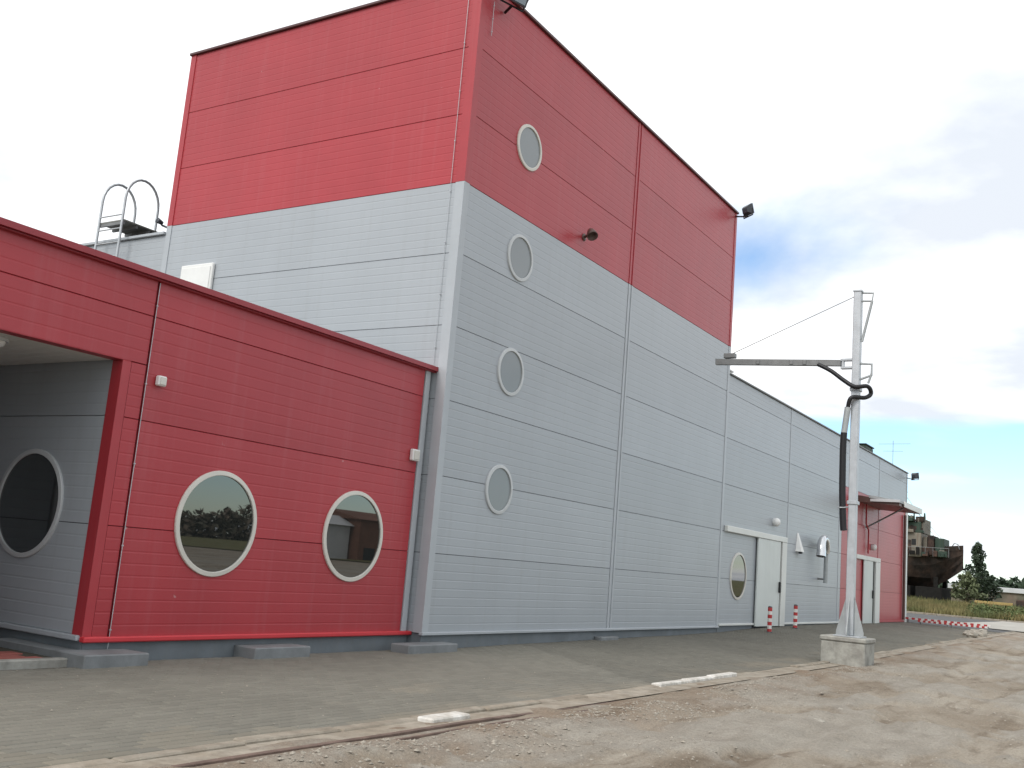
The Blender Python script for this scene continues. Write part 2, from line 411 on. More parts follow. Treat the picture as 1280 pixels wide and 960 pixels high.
for s_ in vis[:300]:
    o = link('paver', (pme, pmm, pms, pms)[int(sandy(*s_[1][:2]) * 3)], pavement, s_[1]); o.rotation_euler = (random.uniform(-.012, .012), random.uniform(-.008, .008), random.uniform(-.01, .01))
m = MB(); tints = []
for s_ in spots:
    if s_ in near: continue
    t1, t2 = random.uniform(-.012, .012), random.uniform(-.008, .008); ca = random.uniform(-.01, .01)
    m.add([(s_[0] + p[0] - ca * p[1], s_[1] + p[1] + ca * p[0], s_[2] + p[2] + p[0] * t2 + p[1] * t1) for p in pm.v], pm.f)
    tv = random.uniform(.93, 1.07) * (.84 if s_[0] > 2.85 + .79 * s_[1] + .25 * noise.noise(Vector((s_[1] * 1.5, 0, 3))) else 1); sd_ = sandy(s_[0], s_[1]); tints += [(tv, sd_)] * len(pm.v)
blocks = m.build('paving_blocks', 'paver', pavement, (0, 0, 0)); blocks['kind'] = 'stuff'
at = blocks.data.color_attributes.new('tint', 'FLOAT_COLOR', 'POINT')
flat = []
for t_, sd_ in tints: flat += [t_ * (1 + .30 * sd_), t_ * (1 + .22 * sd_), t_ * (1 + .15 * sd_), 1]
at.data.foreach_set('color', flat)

# kerb stones with the old rail bedded beside them
kerb = structure(sheet('kerb', 'kerb', seq(-14, 56, 1), [-4.05, -3.86, -3.74, -3.655], -.010))
x = -13.0
while x < 55:
    Ls = 1.0 if not (-1.2 < x < 2.6) else .92
    xc = x + Ls / 2
    white = (-.8 < x and x + Ls < 3.3)
    k = MB(); j1, j2 = random.uniform(-.014, .014), (random.uniform(-.022, .004) if not white else random.uniform(-.006, .006))
    k.box(-Ls/2 + .006, Ls/2 - .006, -.065, .065, -.10, .012 + (.018 if white else 0), .012)
    o = k.build('kerb_stone', 'kerb_white' if white else 'kerb', kerb, (0, 0, 0))
    o.location = (xc, -3.715 + j1, gz(xc, -3.7) + j2); o.rotation_euler = (random.uniform(-.06, .06), random.uniform(-.012, .012), random.uniform(-.014, .014))
    WL[o] = o.location.copy()
    x += Ls
k = MB(); k.box(-5.06, -4.50, -3.93, -3.76, -.03, .028, .012)
tag(k.build('concrete_slab', 'kerb_white'), 'small whitish concrete slab lying beside the kerb near the bottom edge', 'slab')
k = MB()
n_ = 60
pts = [(-14 + 13.5 * i / n_) for i in range(n_ + 1)]
for a, b in zip(pts, pts[1:]):
    dz = -.010 + .014 * noise.noise(Vector((a * .5, 0, 7))) - max(0, (a + 4.5) * .008)
    k.box(a, b, -4.07, -4.02, -.10, dz + .008, .004)
    k.box(a, b, -4.20, -4.175, -.10, dz - .002, .003)
structure(k.build('sunken_rail', 'rust_rail'))

# yard behind the hall, concrete apron, meadow
structure(sheet('asphalt_yard', 'asphalt', seq(33.6, 58, 2.44), [-3.66, -2, 0, 6, 14, 26, 40], .0))
structure(sheet('concrete_apron', 'apron', [37, 40, 44, 48, 52, 56, 58.05], [-9, -7, -5.5, -3.9, -2.4, -.8], .03))
k = MB()
for i in range(14): k.box(58.1, 58.3, -9 + i * 2, -7.03 + i * 2, .05, .34, .015)
structure(k.build('meadow_kerb', 'kerb'))
mx_ = [58.3, 60, 64, 70, 80, 92, 105, 130, 200, 400, 900, 1800, 3000]; my_ = [-900, -300, -120, -60, -30, -15, -5, 5, 15, 30, 60, 150, 400, 900]
structure(sheet('meadow', 'meadow_soil', mx_, my_, .05))

# ------------------------------------------------------------------ facade kit
Z0 = .24; PH = 1.145
def zrow(k): return Z0 + PH * k
_pc = {}
def panel(parent, face, plane, a0, a1, z0, z1, mt):
    """face 'y': front wall looking to -y, runs a0..a1 in x.  face 'x': wall looking to -x, runs a0..a1 in y."""
    wd = round(a1 - a0, 3); h = round(z1 - z0, 3); key = (wd, h, mt)
    if key not in _pc:
        g = .003
        prof = [(.032, g), (.005, g), (0, g + .005)]
        nr = max(1, int(round(h / .127))); st = h / nr
        for i in range(1, nr):
            zc_ = i * st; prof += [(0, zc_ - .012), (.0017, zc_ - .006), (.0017, zc_ + .006), (0, zc_ + .012)]
        prof += [(0, h - g - .005), (.005, h - g), (.032, h - g)]
        m_ = MB(); n = len(prof); s0, s1 = .004, wd - .004
        m_.add([(s0, y, z) for y, z in prof] + [(s1, y, z) for y, z in prof], [(i, n+i, n+i+1, i+1) for i in range(n-1)] + [tuple(range(n))[::-1][::-1], tuple(range(n, 2*n))[::-1]])
        me = m_.mesh('panel'); me.materials.append(MATS[mt]); _pc[key] = me
    me = _pc[key]
    if face == 'y': return link('panel', me, parent, (a0, plane, z0))
    return link('panel', me, parent, (plane, a1, z0), -math.pi / 2)
def porthole(parent, c, axis_, R_, fm, gm, label=None, w_=.056):
    m_ = MB(); m_.lathe(c, axis_, [(R_, -.004), (R_, .018), (R_-.006, .026), (R_-w_+.006, .030), (R_-w_, .026), (R_-w_, -.004)], 56)
    for i_ in range(len(m_.sm)): m_.sm[i_] = 56 <= i_ < 224 and False
    o = m_.build('window', fm, parent)
    g = MB(); r2 = R_ - w_ + .002
    g.lathe(c, axis_, [(r2, .002), (r2, .009)], 56, smooth=False); g.disc(Vector(c) + Vector(axis_) * .009, axis_, r2, 56)
    g.build('pane', gm, o)
    if label: o['label'] = label
    return o
def strip(name, parent, mt, *b, bev=.006):
    m_ = MB(); m_.box(*b, bev); return m_.build(name, mt, parent)
def conductor(parent, pts, mt='galvanised', clip=(0, 0, 0)):
    m_ = MB(); m_.tube(pts, .0045, 6)
    o = m_.build('lightning_conductor', mt, parent)
    a, b = Vector(pts[0]), Vector(pts[-1]); n = max(2, int((b - a).length / .85))
    for i in range(n + 1):
        p = a.lerp(b, (i + .3) / (n + .6)); strip('conductor_clip', o, mt, p.x-.008, p.x+.008, p.y-.012, p.y+.012, p.z-.009, p.z+.009, bev=.003)
    return o

# ------------------------------------------------------------------ tower
YL = 6.88; XJ = 6.02; XR = 11.87; ZT = 10.66
tower = thing('tower_building', 'tall box tower clad in red panels above and grey panels below', 'building', (6, 3.4, 0))
strip('wall_core', tower, 'core', .035, XR - .01, .035, YL, 0.0, ZT - .07, bev=0)
strip('roof', tower, 'roofing', .05, XR - .05, .05, YL - .05, ZT - .069, ZT - .04, bev=0)
strip('plinth', tower, 'plinth_paint', .022, XR - .003, .022, YL - .01, -.12, Z0 - .012, bev=0)
for k in range(9):
    mt = 'panel_red' if k >= 6 else 'panel_grey'
    z1 = zrow(k + 1) if k < 8 else ZT - .05
    panel(tower, 'y', 0, .13, 5.92, zrow(k), z1, mt); panel(tower, 'y', 0, 6.13, 11.76, zrow(k), z1, mt)
    panel(tower, 'x', 0, .15, YL - .12, zrow(k), z1, mt)
ZB = zrow(6)
for z0, z1, mt in ((Z0, ZB, 'trim_grey'), (ZB + .004, ZT - .05, 'trim_red')):
    m_ = MB(); m_.prism([(-.014, -.014, z0), (.135, -.014, z0), (.135, .03, z0), (.03, .03, z0), (.03, .155, z0), (-.014, .155, z0)], (0, 0, z1 - z0)); m_.build('corner_trim', mt, tower)
    strip('joint_trim', tower, mt, 5.93, 5.985, -.012, .03, z0, z1); strip('joint_trim', tower, mt, 6.065, 6.12, -.012, .03, z0, z1)
    strip('joint_cover', tower, mt, 5.986, 6.064, .004, .03, z0, z1)
    strip('end_trim', tower, mt, XR - .115, XR + .012, -.014, .03, z0, z1)
    m_ = MB(); m_.prism([(-.014, YL - .125, z0), (-.014, YL + .014, z0), (.18, YL + .014, z0), (.18, YL - .02, z0), (.03, YL - .02, z0), (.03, YL - .125, z0)], (0, 0, z1 - z0)); m_.build('rear_corner_trim', mt, tower)
strip('base_sill', tower, 'trim_grey', -.03, XR, -.045, .03, Z0 - .03, Z0 + .012)
strip('parapet_cap', tower, 'cap_dark', -.05, XR + .04, -.05, .12, ZT - .05, ZT)
strip('parapet_cap', tower, 'cap_dark', -.05, .12, .121, YL + .04, ZT - .05, ZT)
strip('parapet_cap', tower, 'cap_dark', XR - .12, XR + .04, .121, YL + .04, ZT - .05, ZT)
conductor(tower, [(-.022, .24, ZT - .1), (-.022, .24, Z0 + 3.98)])
conductor(tower, [(.32, -.03, ZT - .35), (.32, -.03, ZT - .95)])
for z in (8.37, 6.40, 4.44): porthole(tower, (1.775, 0, z), (0, -1, 0), .40, 'frame_cream' if z > 7 else 'frame_grey', 'glass_pale', 'round window in the red upper wall' if z > 7 else None)
porthole(tower, (1.72, 0, 2.49), (0, -1, 0), .40, 'frame_grey', 'glass_pale')
for x0, x1, y0, h in ((-.66, .52, -.30, .115), (5.48, 6.22, -.14, .10)): strip('footing', tower, 'plinth_old', x0, x1, y0, .021, -.1, gz(x0, 0) + h - (.04 if x0 > 3 else 0), bev=.012)
# scraped paint spots on the annex side face: vent box sits there as its own thing
vb = thing('vent_box', 'white vent box on the grey tower wall just above the red annex roof', 'vent', (-.1, 5.8, 5.3))
strip('housing', vb, 'white_paint', -.07, -.002, 5.40, 6.25, 5.3, 6.25, bev=.015); strip('cover_plate', vb, 'white_paint', -.085, -.071, 5.44, 6.21, 5.36, 6.19, bev=.008)

# ------------------------------------------------------------------ rear hall behind the tower (seen above the annex)
rear = thing('rear_hall', 'low grey rear hall behind the tower, its side wall above the red annex', 'building', (6, 14, 0))
strip('wall_core', rear, 'core', .035, XR, YL + .03, 22, 0, 6.88, bev=0)
for k in range(6):
    z1 = zrow(k + 1) if k < 5 else 6.94
    panel(rear, 'x', 0, YL + .02, 12.4, zrow(k), z1, 'panel_grey'); panel(rear, 'x', 0, 12.5, 18, zrow(k), z1, 'panel_grey')
strip('joint_trim', rear, 'trim_grey', -.012, .03, 12.41, 12.49, Z0, 6.94)
strip('roof_edge', rear, 'trim_grey', -.06, .15, YL + .03, 22.05, 6.945, 7.0)
strip('plinth', rear, 'plinth_paint', .02, XR, YL + .02, 22, -.12, Z0 - .01, bev=0)

# ------------------------------------------------------------------ long hall
ZH = 6.45; ZS = .30; XE = 33.5
hall = thing('long_hall', 'long low grey panel hall running off to the right of the tower', 'building', (22.7, 6, 0))
strip('wall_core', hall, 'core', XR + .02, XE - .035, .035, 16, 0, ZH - .06, bev=0)
strip('roof', hall, 'roofing', XR + .02, XE - .02, .05, 15.95, ZH - .059, ZH - .03, bev=0)
m_ = MB(); xs_ = [XR + .01, 13, 14.4]
m_.box(XR + .013, 14.4, .02, .5, -.1, ZS - .035); m_.box(16.85, XE - .03, .02, .5, -.1, ZS - .035); m_.build('plinth', 'plinth_paint', hall)
hz = [ZS] + [zrow(k) for k in range(1, 6)] + [ZH - .04]
bays = [(XR + .03, 17.06), (17.14, 22.68)]
for i in range(6):
    for a, b in bays: panel(hall, 'y', 0, a, b, hz[i], hz[i+1], 'panel_grey')
    if i < 4:
        panel(hall, 'y', 0, 22.76, 23.05, hz[i], hz[i+1], 'panel_grey'); panel(hall, 'y', 0, 23.06, 28.34, hz[i], hz[i+1], 'panel_red'); panel(hall, 'y', 0, 28.42, 33.18, hz[i], hz[i+1], 'panel_red')
    else:
        panel(hall, 'y', 0, 22.76, 28.34, hz[i], hz[i+1], 'panel_grey'); panel(hall, 'y', 0, 28.42, 33.38, hz[i], hz[i+1], 'panel_grey')
for x in (17.1, 22.72): strip('joint_trim', hall, 'trim_grey', x - .034, x + .034, -.012, .03, ZS, ZH - .04)
strip('joint_trim', hall, 'trim_grey', 28.35, 28.41, -.012, .03, hz[4], ZH - .04); strip('joint_trim', hall, 'trim_red', 28.35, 28.41, -.012, .03, ZS, hz[4] - .004)
strip('end_post', hall, 'casing_white', 33.19, 33.52, -.05, .03, ZS - .08, hz[4] - .004, bev=.012); strip('end_trim', hall, 'trim_grey', 33.39, 33.51, -.012, .03, hz[4], ZH - .04)
m_ = MB(); m_.tube([(32.85, -.07, .35), (32.85, -.07, 4.6)], .055, 10); m_.build('downpipe', 'bronze', hall)
strip('roof_edge', hall, 'dull_steel', XR + .06, XE + .04, -.05, .12, ZH - .039, ZH)
strip('base_sill', hall, 'casing_white', XR + .02, 14.38, -.045, .03, ZS - .045, ZS + .006); strip('base_sill', hall, 'casing_white', 16.87, 25.9, -.045, .03, ZS - .045, ZS + .006)
strip('base_sill', hall, 'trim_red', 28.5, 33.18, -.045, .03, ZS - .045, ZS + .006)
porthole(hall, (13.14, 0, 1.47), (0, -1, 0), .59, 'frame_cream', 'glass_dark')
def sliding_door(x0, xl0, xl1, xj, x1, zt):
    d = strip('sliding_door', hall, 'casing_white', x0, x1, -.095, -.002, zt, zt + .15, bev=.012)
    l = strip('door_leaf', d, 'door_white', xl0, xl1, -.075, -.03, ZS - .08, zt - .004, bev=.008)
    strip('door_jamb', d, 'casing_white', xj, x1, -.09, -.002, ZS - .09, zt - .003, bev=.012)
    strip('gap_shade_strip', d, 'dark_gap', xl1 + .001, xj - .001, -.02, -.002, ZS - .09, zt - .003, bev=0)  # black strip laid on the wall, standing in for the unlit door opening
    strip('door_handle', d, 'black_plastic', xl1 - .10, xl1 - .01, -.13, -.076, 1.12, 1.42, bev=.015)
    return d
sliding_door(12.03, 14.42, 16.32, 16.45, 16.86, 2.52)
sliding_door(24.85, 26.0, 27.35, 27.75, 28.46, 2.46)
cn = MB(); cn.prism([(25.07, -.015, 4.46), (25.07, -1.42, 4.36), (25.07, -1.42, 4.50), (25.07, -.015, 4.68)], (3.6, 0, 0)); can = cn.build('door_canopy', 'bronze', hall)
cn = MB(); cn.prism([(25.03, -.4, 4.60), (25.03, -1.46, 4.46), (25.03, -1.46, 4.54), (25.03, -.4, 4.69)], (3.7, 0, 0)); cn.build('canopy_sheet', 'galv_dull', can)
strip('canopy_end', can, 'shed_pale', 24.99, 25.028, -1.46, -.45, 4.47, 4.56)
strip('canopy_fascia', can, 'casing_white', 25.6, 28.7, -1.50, -1.462, 4.36, 4.56)
b_ = MB(); b_.tube([(26.3, -.02, 3.62), (26.3, -1.30, 4.37)], .03, 8); b_.build('canopy_strut', 'dull_steel', can)
b_ = MB(); b_.tube([(26.1, -.08, 4.45), (26.1, -.08, 3.75), (26.5, -.08, 3.55), (26.5, -.08, 2.7)], .03, 8); b_.build('drainpipe', 'trim_red', can)

# ------------------------------------------------------------------ annex with entrance recess
YA = .24; XA = .0; XL = -5.435; ZA = 4.175; ZR = 3.13
annex = thing('entrance_annex', 'low red panelled annex with two round windows and a grey entrance recess', 'building', (-5, 4, 0))
strip('wall_core', annex, 'core', XL + .045, -.02, YA + .035, 9.0, 0, ZA - .09, bev=0)
strip('wall_core', annex, 'core', -10.4, XL + .044, YA + .06, 9.0, ZR + .05, ZA - .09, bev=0)
XI = -7.7
strip('wall_core', annex, 'core', -10.4, XI - .04, YA + .035, 3.36, 0, ZR + .049, bev=0)
for k in range(3): panel(annex, 'y', YA, -10.4, XI, (Z0, zrow(1), zrow(2))[k], (zrow(1), zrow(2), ZR)[k], 'panel_red')
strip('recess_side', annex, 'panel_grey', XI - .039, XI, YA + .04, 3.33, 0, ZR + .03, bev=0)
strip('roof', annex, 'roofing', -10.4, -.03, YA + .1, 9.0, ZA - .089, ZA - .05, bev=0)
az = [Z0, zrow(1), zrow(2), zrow(3), ZA - .09]
for k in range(4):
    z0, z1 = az[k], az[k+1]
    if k < 2:
        panel(annex, 'y', YA, XL + .10, -5.14, z0, z1, 'panel_red'); panel(annex, 'y', YA, -5.12, -.20, z0, z1, 'panel_red')
    elif k == 2:
        panel(annex, 'y', YA, XL + .10, -5.14, z0, ZR, 'panel_red'); panel(annex, 'y', YA, -5.12, -.20, z0, z1, 'panel_red')
        panel(annex, 'y', YA, -10.4, -5.14, ZR + .002, z1, 'panel_red')
    else:
        panel(annex, 'y', YA, -10.4, -5.14, z0, z1, 'panel_red'); panel(annex, 'y', YA, -5.12, -.20, z0, z1, 'panel_red')
strip('corner_trim', annex, 'trim_red', XL - .01, XL + .10, YA - .004, YA + .17, Z0, ZR - .003, bev=.004)
strip('head_trim', annex, 'trim_red', XI + .002, XL + .10, YA + .002, YA + .17, ZR - .002, ZR + .02, bev=.004)
strip('end_trim', annex, 'trim_grey', -.19, -.085, YA - .02, YA + .03, Z0 - .01, ZA - .09)
strip('end_trim', annex, 'trim_grey', -.075, -.018, YA + .02, YA + .06, Z0 - .01, ZA - .09)
strip('base_sill', annex, 'sill_red', XL - .02, .02, YA - .06, YA + .03, Z0 - .045, Z0 + .012, bev=.012)
strip('plinth', annex, 'plinth_paint', XL + .03, .0, YA + .02, 3.4, -.12, Z0 - .046, bev=0)
c_ = MB(); c_.prism([(-10.45, YA - .10, ZA - .085), (-10.45, YA - .10, ZA - .02), (-10.45, YA - .02, ZA), (-10.45, YA + .16, ZA), (-10.45, YA + .16, ZA - .085)], (10.5, 0, 0)); c_.build('parapet_cap', 'cap_red', annex)
strip('cap_drip', annex, 'cap_red', -10.44, .04, YA - .06, YA - .004, ZA - .105, ZA - .0855)
conductor(annex, [(-5.13, YA - .020, ZA - .12), (-5.13, YA - .020, .06)], 'galvanised')
porthole(annex, (-3.865, YA, 1.515), (0, -1, 0), .612, 'frame_cream', 'glass_dark')
porthole(annex, (-1.44, YA, 1.525), (0, -1, 0), .612, 'frame_cream', 'glass_dark')
for x0, x1, y0, y1, h in ((-5.69, -4.92, -.19, YA + .02, .125), (-3.34, -2.40, -.10, YA + .02, .125)): strip('footing', annex, 'plinth_old', x0, x1, y0, y1, -.1, h, bev=.012)
# recess: side wall, back wall, soffit boards, platform
rz_ = [Z0 + .02, zrow(1), zrow(2), ZR + .04]
for k in range(3): panel(annex, 'x', XL, YA + .175, 3.32, rz_[k], rz_[k+1], 'panel_grey')
strip('base_sill', annex, 'trim_grey', XL - .05, XL + .03, YA + .032, 3.3, Z0 - .035, Z0 + .022, bev=.01)
strip('plinth', annex, 'plinth_paint', XL + .012, XL + .029, YA + .03, 3.3, -.1, Z0 - .036, bev=0)
strip('footing', annex, 'plinth_old', -5.66, XL + .01, YA + .021, 1.4, -.1, .12, bev=.01)
porthole(annex, (XL, 1.50, 1.56), (-1, 0, 0), .60, 'frame_grey', 'glass_dark', 'round window of the entrance recess', .055)
for k in range(3): panel(annex, 'y', 3.33, XI, -5.45, rz_[k], rz_[k+1], 'panel_grey')
ed_ = strip('entrance_door', annex, 'frame_grey', -7.66, -6.95, 3.26, 3.329, .05, 2.35, bev=.01); strip('pane', ed_, 'glass_dark', -7.58, -7.03, 3.245, 3.259, .2, 2.25, bev=0)
strip('wall_core', annex, 'core', -10.4, -5.4, 3.37, 9, 0, ZR + .045, bev=0)
strip('end_wall', annex, 'panel_grey', -10.75, -10.41, YA + .07, 9, -.05, ZA - .09, bev=.01)
n_ = 14; wb = (XL - .02 - XI) / n_
for i in range(n_):
    x0 = XI + i * wb
    strip('soffit_board', annex, 'soffit', x0 + .004, x0 + wb - .004, YA + .175, 3.32, ZR - .002, ZR + .03, bev=.004)
lampc = thing('ceiling_lamp', 'round pale ceiling lamp under the soffit of the entrance recess', 'lamp', (-6.62, .75, ZR))
m_ = MB(); m_.lathe((-6.62, .75, ZR - .003), (0, 0, -1), [(.17, 0), (.17, .03), (.15, .035), (.15, 0)], 28); m_.build('rim', 'frame_grey', lampc)
m_ = MB(); m_.lathe((-6.62, .75, ZR - .003), (0, 0, -1), [(.15, .02), (.13, .07), (.08, .095), (.001, .105)], 28); m_.build('diffuser', 'white_paint', lampc)
platform = structure(strip('entrance_platform', None, 'joint_sand', XI + .01, -5.665, .08, 3.32, -.1, .045, bev=0))
for j in range(14):
    for i in range(12):
        x = XI + .15 + i * .205 + (.1 if j % 2 else 0); y = .30 + j * .21
        if x > -5.72 - .1: continue
        k = MB()
        o = link('paver', None, None, (0, 0, 0)) if False else None
        if j == 0 and i == 0:
            q = MB(); q.box(-.1, .1, -.1, .1, -.03, 0, .006); rpm = q.mesh('paver'); rpm.materials.append(MATS['red_paver'])
        link('paver', rpm, platform, (x, y, .055 + random.uniform(-.002, .002)))
for i in range(2): strip('kerb_stone', platform, 'concrete', XI + i * 1.015, XI + i * 1.015 + 1.01, .07, .18, -.08, .068, bev=.012)
strip('kerb_stone', platform, 'concrete', -5.65, -5.45, .05, .19, -.08, .04, bev=.012) if False else None

# ------------------------------------------------------------------ small fixtures on the walls
def wall_box(c, s, label):
    o = thing('wall_box', label, 'box', (c[0], c[1], c[2] - s))
    strip('housing', o, 'white_paint', c[0]-s, c[0]+s, c[1]-.07, c[1]-.002, c[2]-s, c[2]+s, bev=.012)
    strip('cover', o, 'frame_cream', c[0]-s*.75, c[0]+s*.75, c[1]-.08, c[1]-.071, c[2]-s*.75, c[2]+s*.75, bev=.003)
wall_box((-4.95, YA, 2.99), .055, 'small white box on the red annex wall beside the thin conductor line')
wall_box((-.30, YA, 2.78), .085, 'small white box at the right-hand end of the red annex wall')
def floodlight(c, d, s, label, foot):
    """c lamp head centre, d facing direction, foot = bracket point on the building"""
    o = thing('floodlight', label, 'floodlight', foot, 'floodlights on the roof edges')
    e1, e2, n = basis(d); c = Vector(c)
    def P(a, b, h): return c + e1 * a * s + e2 * b * s + n * h * s
    m_ = MB()
    fr = [(-1, -.75), (1, -.75), (1, .75), (-1, .75)]; bk = [(-.6, -.4), (.6, -.4), (.6, .4), (-.6, .4)]
    v = [P(a, b, .25) for a, b in fr] + [P(a, b, -.05) for a, b in fr] + [P(a, b, -.65) for a, b in bk]
    m_.add(v, [(0, 1, 5, 4), (1, 2, 6, 5), (2, 3, 7, 6), (3, 0, 4, 7), (4, 5, 9, 8), (5, 6, 10, 9), (6, 7, 11, 10), (7, 4, 8, 11), (11, 10, 9, 8), (0, 3, 2, 1)])
    h = m_.build('housing', 'lamp_metal', o)
    g = MB(); g.add([P(a*.86, b*.84, .262) for a, b in fr] + [P(a*.86, b*.84, .20) for a, b in fr], [(0, 1, 2, 3), (4, 7, 6, 5), (0, 4, 5, 1), (1, 5, 6, 2), (2, 6, 7, 3), (3, 7, 4, 0)]); g.build('lens', 'lamp_glass', h)
    b_ = MB(); b_.tube([P(-1.12, 0, 0), P(-1.12, -1.0, -.2), P(1.12, -1.0, -.2), P(1.12, 0, 0)], .09 * s, 6, smooth=False); b_.tube([P(0, -1.0, -.2), foot], .12 * s, 8); b_.build('bracket', 'black_plastic', o)
floodlight((.52, -.33, 10.50), (-.25, -.8, -.35), .21, 'large dark floodlight at the near top corner of the tower, cut by the frame', (.66, -.02, 10.30))
floodlight((11.70, -.36, 10.62), (.75, -.55, .25), .17, 'dark floodlight at the far top corner of the red tower', (11.75, -.02, 10.50))
floodlight((33.25, -.36, 6.30), (.8, -.55, .15), .17, 'dark floodlight at the far right end of the long hall roof', (33.2, -.02, 6.20))
bl = thing('bracket_lamp', 'small brown bracket lamp on the red wall above the grey band', 'lamp', (3.85, -.02, 7.35))
m_ = MB(); m_.tube([(3.92, .0, 7.45), (3.90, -.10, 7.47), (3.78, -.22, 7.42)], .028, 8); m_.lathe((3.92, -.001, 7.45), (0, -1, 0), [(.07, 0), (.07, .02), (.001, .025)], 16); m_.build('arm', 'bronze', bl)
m_ = MB(); m_.lathe((3.76, -.24, 7.47), (-.35, -.5, -.8), [(.001, -.06), (.06, -.05), (.09, .03), (.105, .12), (.095, .12), (.075, .03), (.001, .0)], 20); m_.build('shade', 'bronze', bl)
def globe(x, z, label, r=.12):
    o = thing('wall_lamp', label, 'lamp', (x, -.01, z - r), 'white lamps above the sliding doors')
    m_ = MB(); m_.lathe((x, -.001, z), (0, -1, 0), [(r*.9, 0), (r*.9, .03), (r*.6, .032)], 22); m_.build('base_plate', 'frame_grey', o)
    m_ = MB(); m_.lathe((x, -.03, z), (0, -1, 0), [(r*.85, 0), (r, .04), (r*.95, .09), (r*.6, .14), (.001, .16)], 22); m_.build('globe', 'white_paint', o)
globe(15.82, 3.03, 'white round lamp on the grey hall wall above the wide sliding door')
globe(27.35, 2.98, 'white round lamp on the red hall wall above the far door')
hd = thing('wall_hood', 'pale wedge-shaped hood on the grey hall wall right of the sliding door', 'hood', (18.1, -.01, 2.28))
m_ = MB(); zt_, zb_ = 2.88, 2.34
m_.add([(18.06, -.002, zt_), (18.14, -.002, zt_), (18.28, -.002, zb_), (17.92, -.002, zb_), (18.24, -.17, zb_), (17.96, -.17, zb_), (18.1, -.03, zt_)], [(0, 3, 5, 6), (1, 6, 4, 2), (6, 5, 4), (0, 6, 1), (3, 2, 4, 5), (0, 1, 2, 3)]); m_.build('hood', 'white_paint', hd)
m_ = MB(); m_.lathe((18.1, -.10, 2.335), (0, 0, -1), [(.06, 0), (.06, .05), (.001, .055)], 14); m_.build('bulb', 'lamp_metal', hd)
ex = thing('exhaust_pipe', 'shiny gooseneck exhaust pipe bent over on the grey hall wall', 'pipe', (19.6, -.2, 1.5))
arc = [(20.35 - .56 + .56 * math.cos(t), -.24 - .05 * t, 2.42 + .42 * math.sin(t)) for t in [math.pi * i / 14 for i in range(15)]]
m_ = MB(); m_.tube(arc + [(arc[-1][0] - .03, arc[-1][1], 2.28)], [.105] * 8 + [.11, .115, .12, .125, .13, .135, .14, .145], 18, cap=False); bend = m_.build('bend', 'chrome', ex)
m_ = MB(); m_.disc((arc[-1][0] - .025, arc[-1][1], 2.30), (-.1, 0, -1), .138, 18); m_.build('mouth', 'dark_gap', bend)
m_ = MB(); m_.tube([(20.35, -.24, 2.42), (20.35, -.24, 1.50)], .065, 12); m_.build('riser', 'galv_dull', ex)
m_ = MB(); m_.tube([(20.35, 0, 1.62), (20.35, -.24, 1.62)], .03, 8); m_.tube([(20.75, 0, 2.70), (20.35, -.24, 2.62)], .05, 8); m_.build('bracket', 'dull_steel', ex)

# ------------------------------------------------------------------ roof things
lad = thing('roof_ladder', 'galvanised roof access ladder with hooped handrails behind the red annex', 'ladder', (-.1, 8.35, 3.9))
for y in (7.99, 8.70):
    pts = [(-.22, y, 3.95), (-.22, y, 7.75)] + [(.17 - .39 * math.cos(t), y, 7.75 + .48 * math.sin(t)) for t in [math.pi * i / 12 for i in range(1, 12)]] + [(.56, y, 7.75), (.56, y, 7.02)]
    m_ = MB(); m_.tube(pts, .026, 8); m_.build('handrail', 'galvanised', lad)
pf = strip('platform', lad, 'grating', -.2, .75, 7.96, 8.73, 7.28, 7.315, bev=.006)
for x in (-.2, .1, .4, .7): strip('platform_bearer', pf, 'dull_steel', x, x + .04, 7.97, 8.72, 7.22, 7.278, bev=0)
for i in range(13): 
    b_ = MB(); b_.tube([(-.22, 7.99, 4.05 + i * .28), (-.22, 8.70, 4.05 + i * .28)], .015, 6); b_.build('rung', 'galvanised', lad)
for x in (.3, .7):
    b_ = MB(); b_.tube([(x, 8.35, 7.0), (x, 8.35, 7.22)], .03, 6); b_.build('support', 'dull_steel', lad)
rh = MB(); rh.tube([(.45, 5.42, 10.58), (.45, 5.42, 10.85)] + [(.45, 5.42 - .45 * (1 - math.cos(t)), 10.85 + .12 * math.sin(t)) for t in [math.pi * i / 10 for i in range(1, 10)]] + [(.45, 4.52, 10.85), (.45, 4.52, 10.58)], .012, 6)
tag(rh.build('roof_hoop', 'galvanised'), 'thin steel hoop on the roof of the red tower', 'hoop')
sp = MB(); sp.lathe((.05, YL + .32, 7.25), (-1, 0, .2), [(.001, -.06), (.04, -.05), (.05, .03), (.055, .07), (.001, .06)], 14); sp.tube([(.1, YL + .32, 7.2), (.12, YL + .05, 7.1)], .02, 6)
tag(sp.build('spotlight', 'lamp_metal'), 'small black spotlight at the rear edge of the tower by the roof ladder', 'spotlight')
def cowl(c, s, h, mt, label):
    o = thing('roof_vent', label, 'vent', c)
    strip('housing', o, mt, c[0]-s, c[0]+s, c[1]-s, c[1]+s, c[2], c[2]+h, bev=.03); strip('lid', o, mt, c[0]-s-.04, c[0]+s+.04, c[1]-s-.04, c[1]+s+.04, c[2]+h+.001, c[2]+h+.05, bev=.015)
cowl((13.2, .75, ZH - .03), .24, .36, 'white_paint', 'whitish roof vent on the hall right beside the tower')
cowl((21.2, .8, ZH - .03), .30, .22, 'dull_steel', 'small grey roof vent in the middle of the hall roof')
cowl((28.3, 1.0, ZH - .03), .62, .42, 'ship_green', 'green roof unit on the hall roof behind the pole')
an = thing('roof_antenna', 'thin aerial standing on the far end of the hall roof', 'antenna', (33.0, .6, ZH))
m_ = MB(); m_.tube([(33.0, .5, ZH - .03), (33.0, .5, 7.75)], .010, 6); m_.build('mast', 'dull_steel', an)
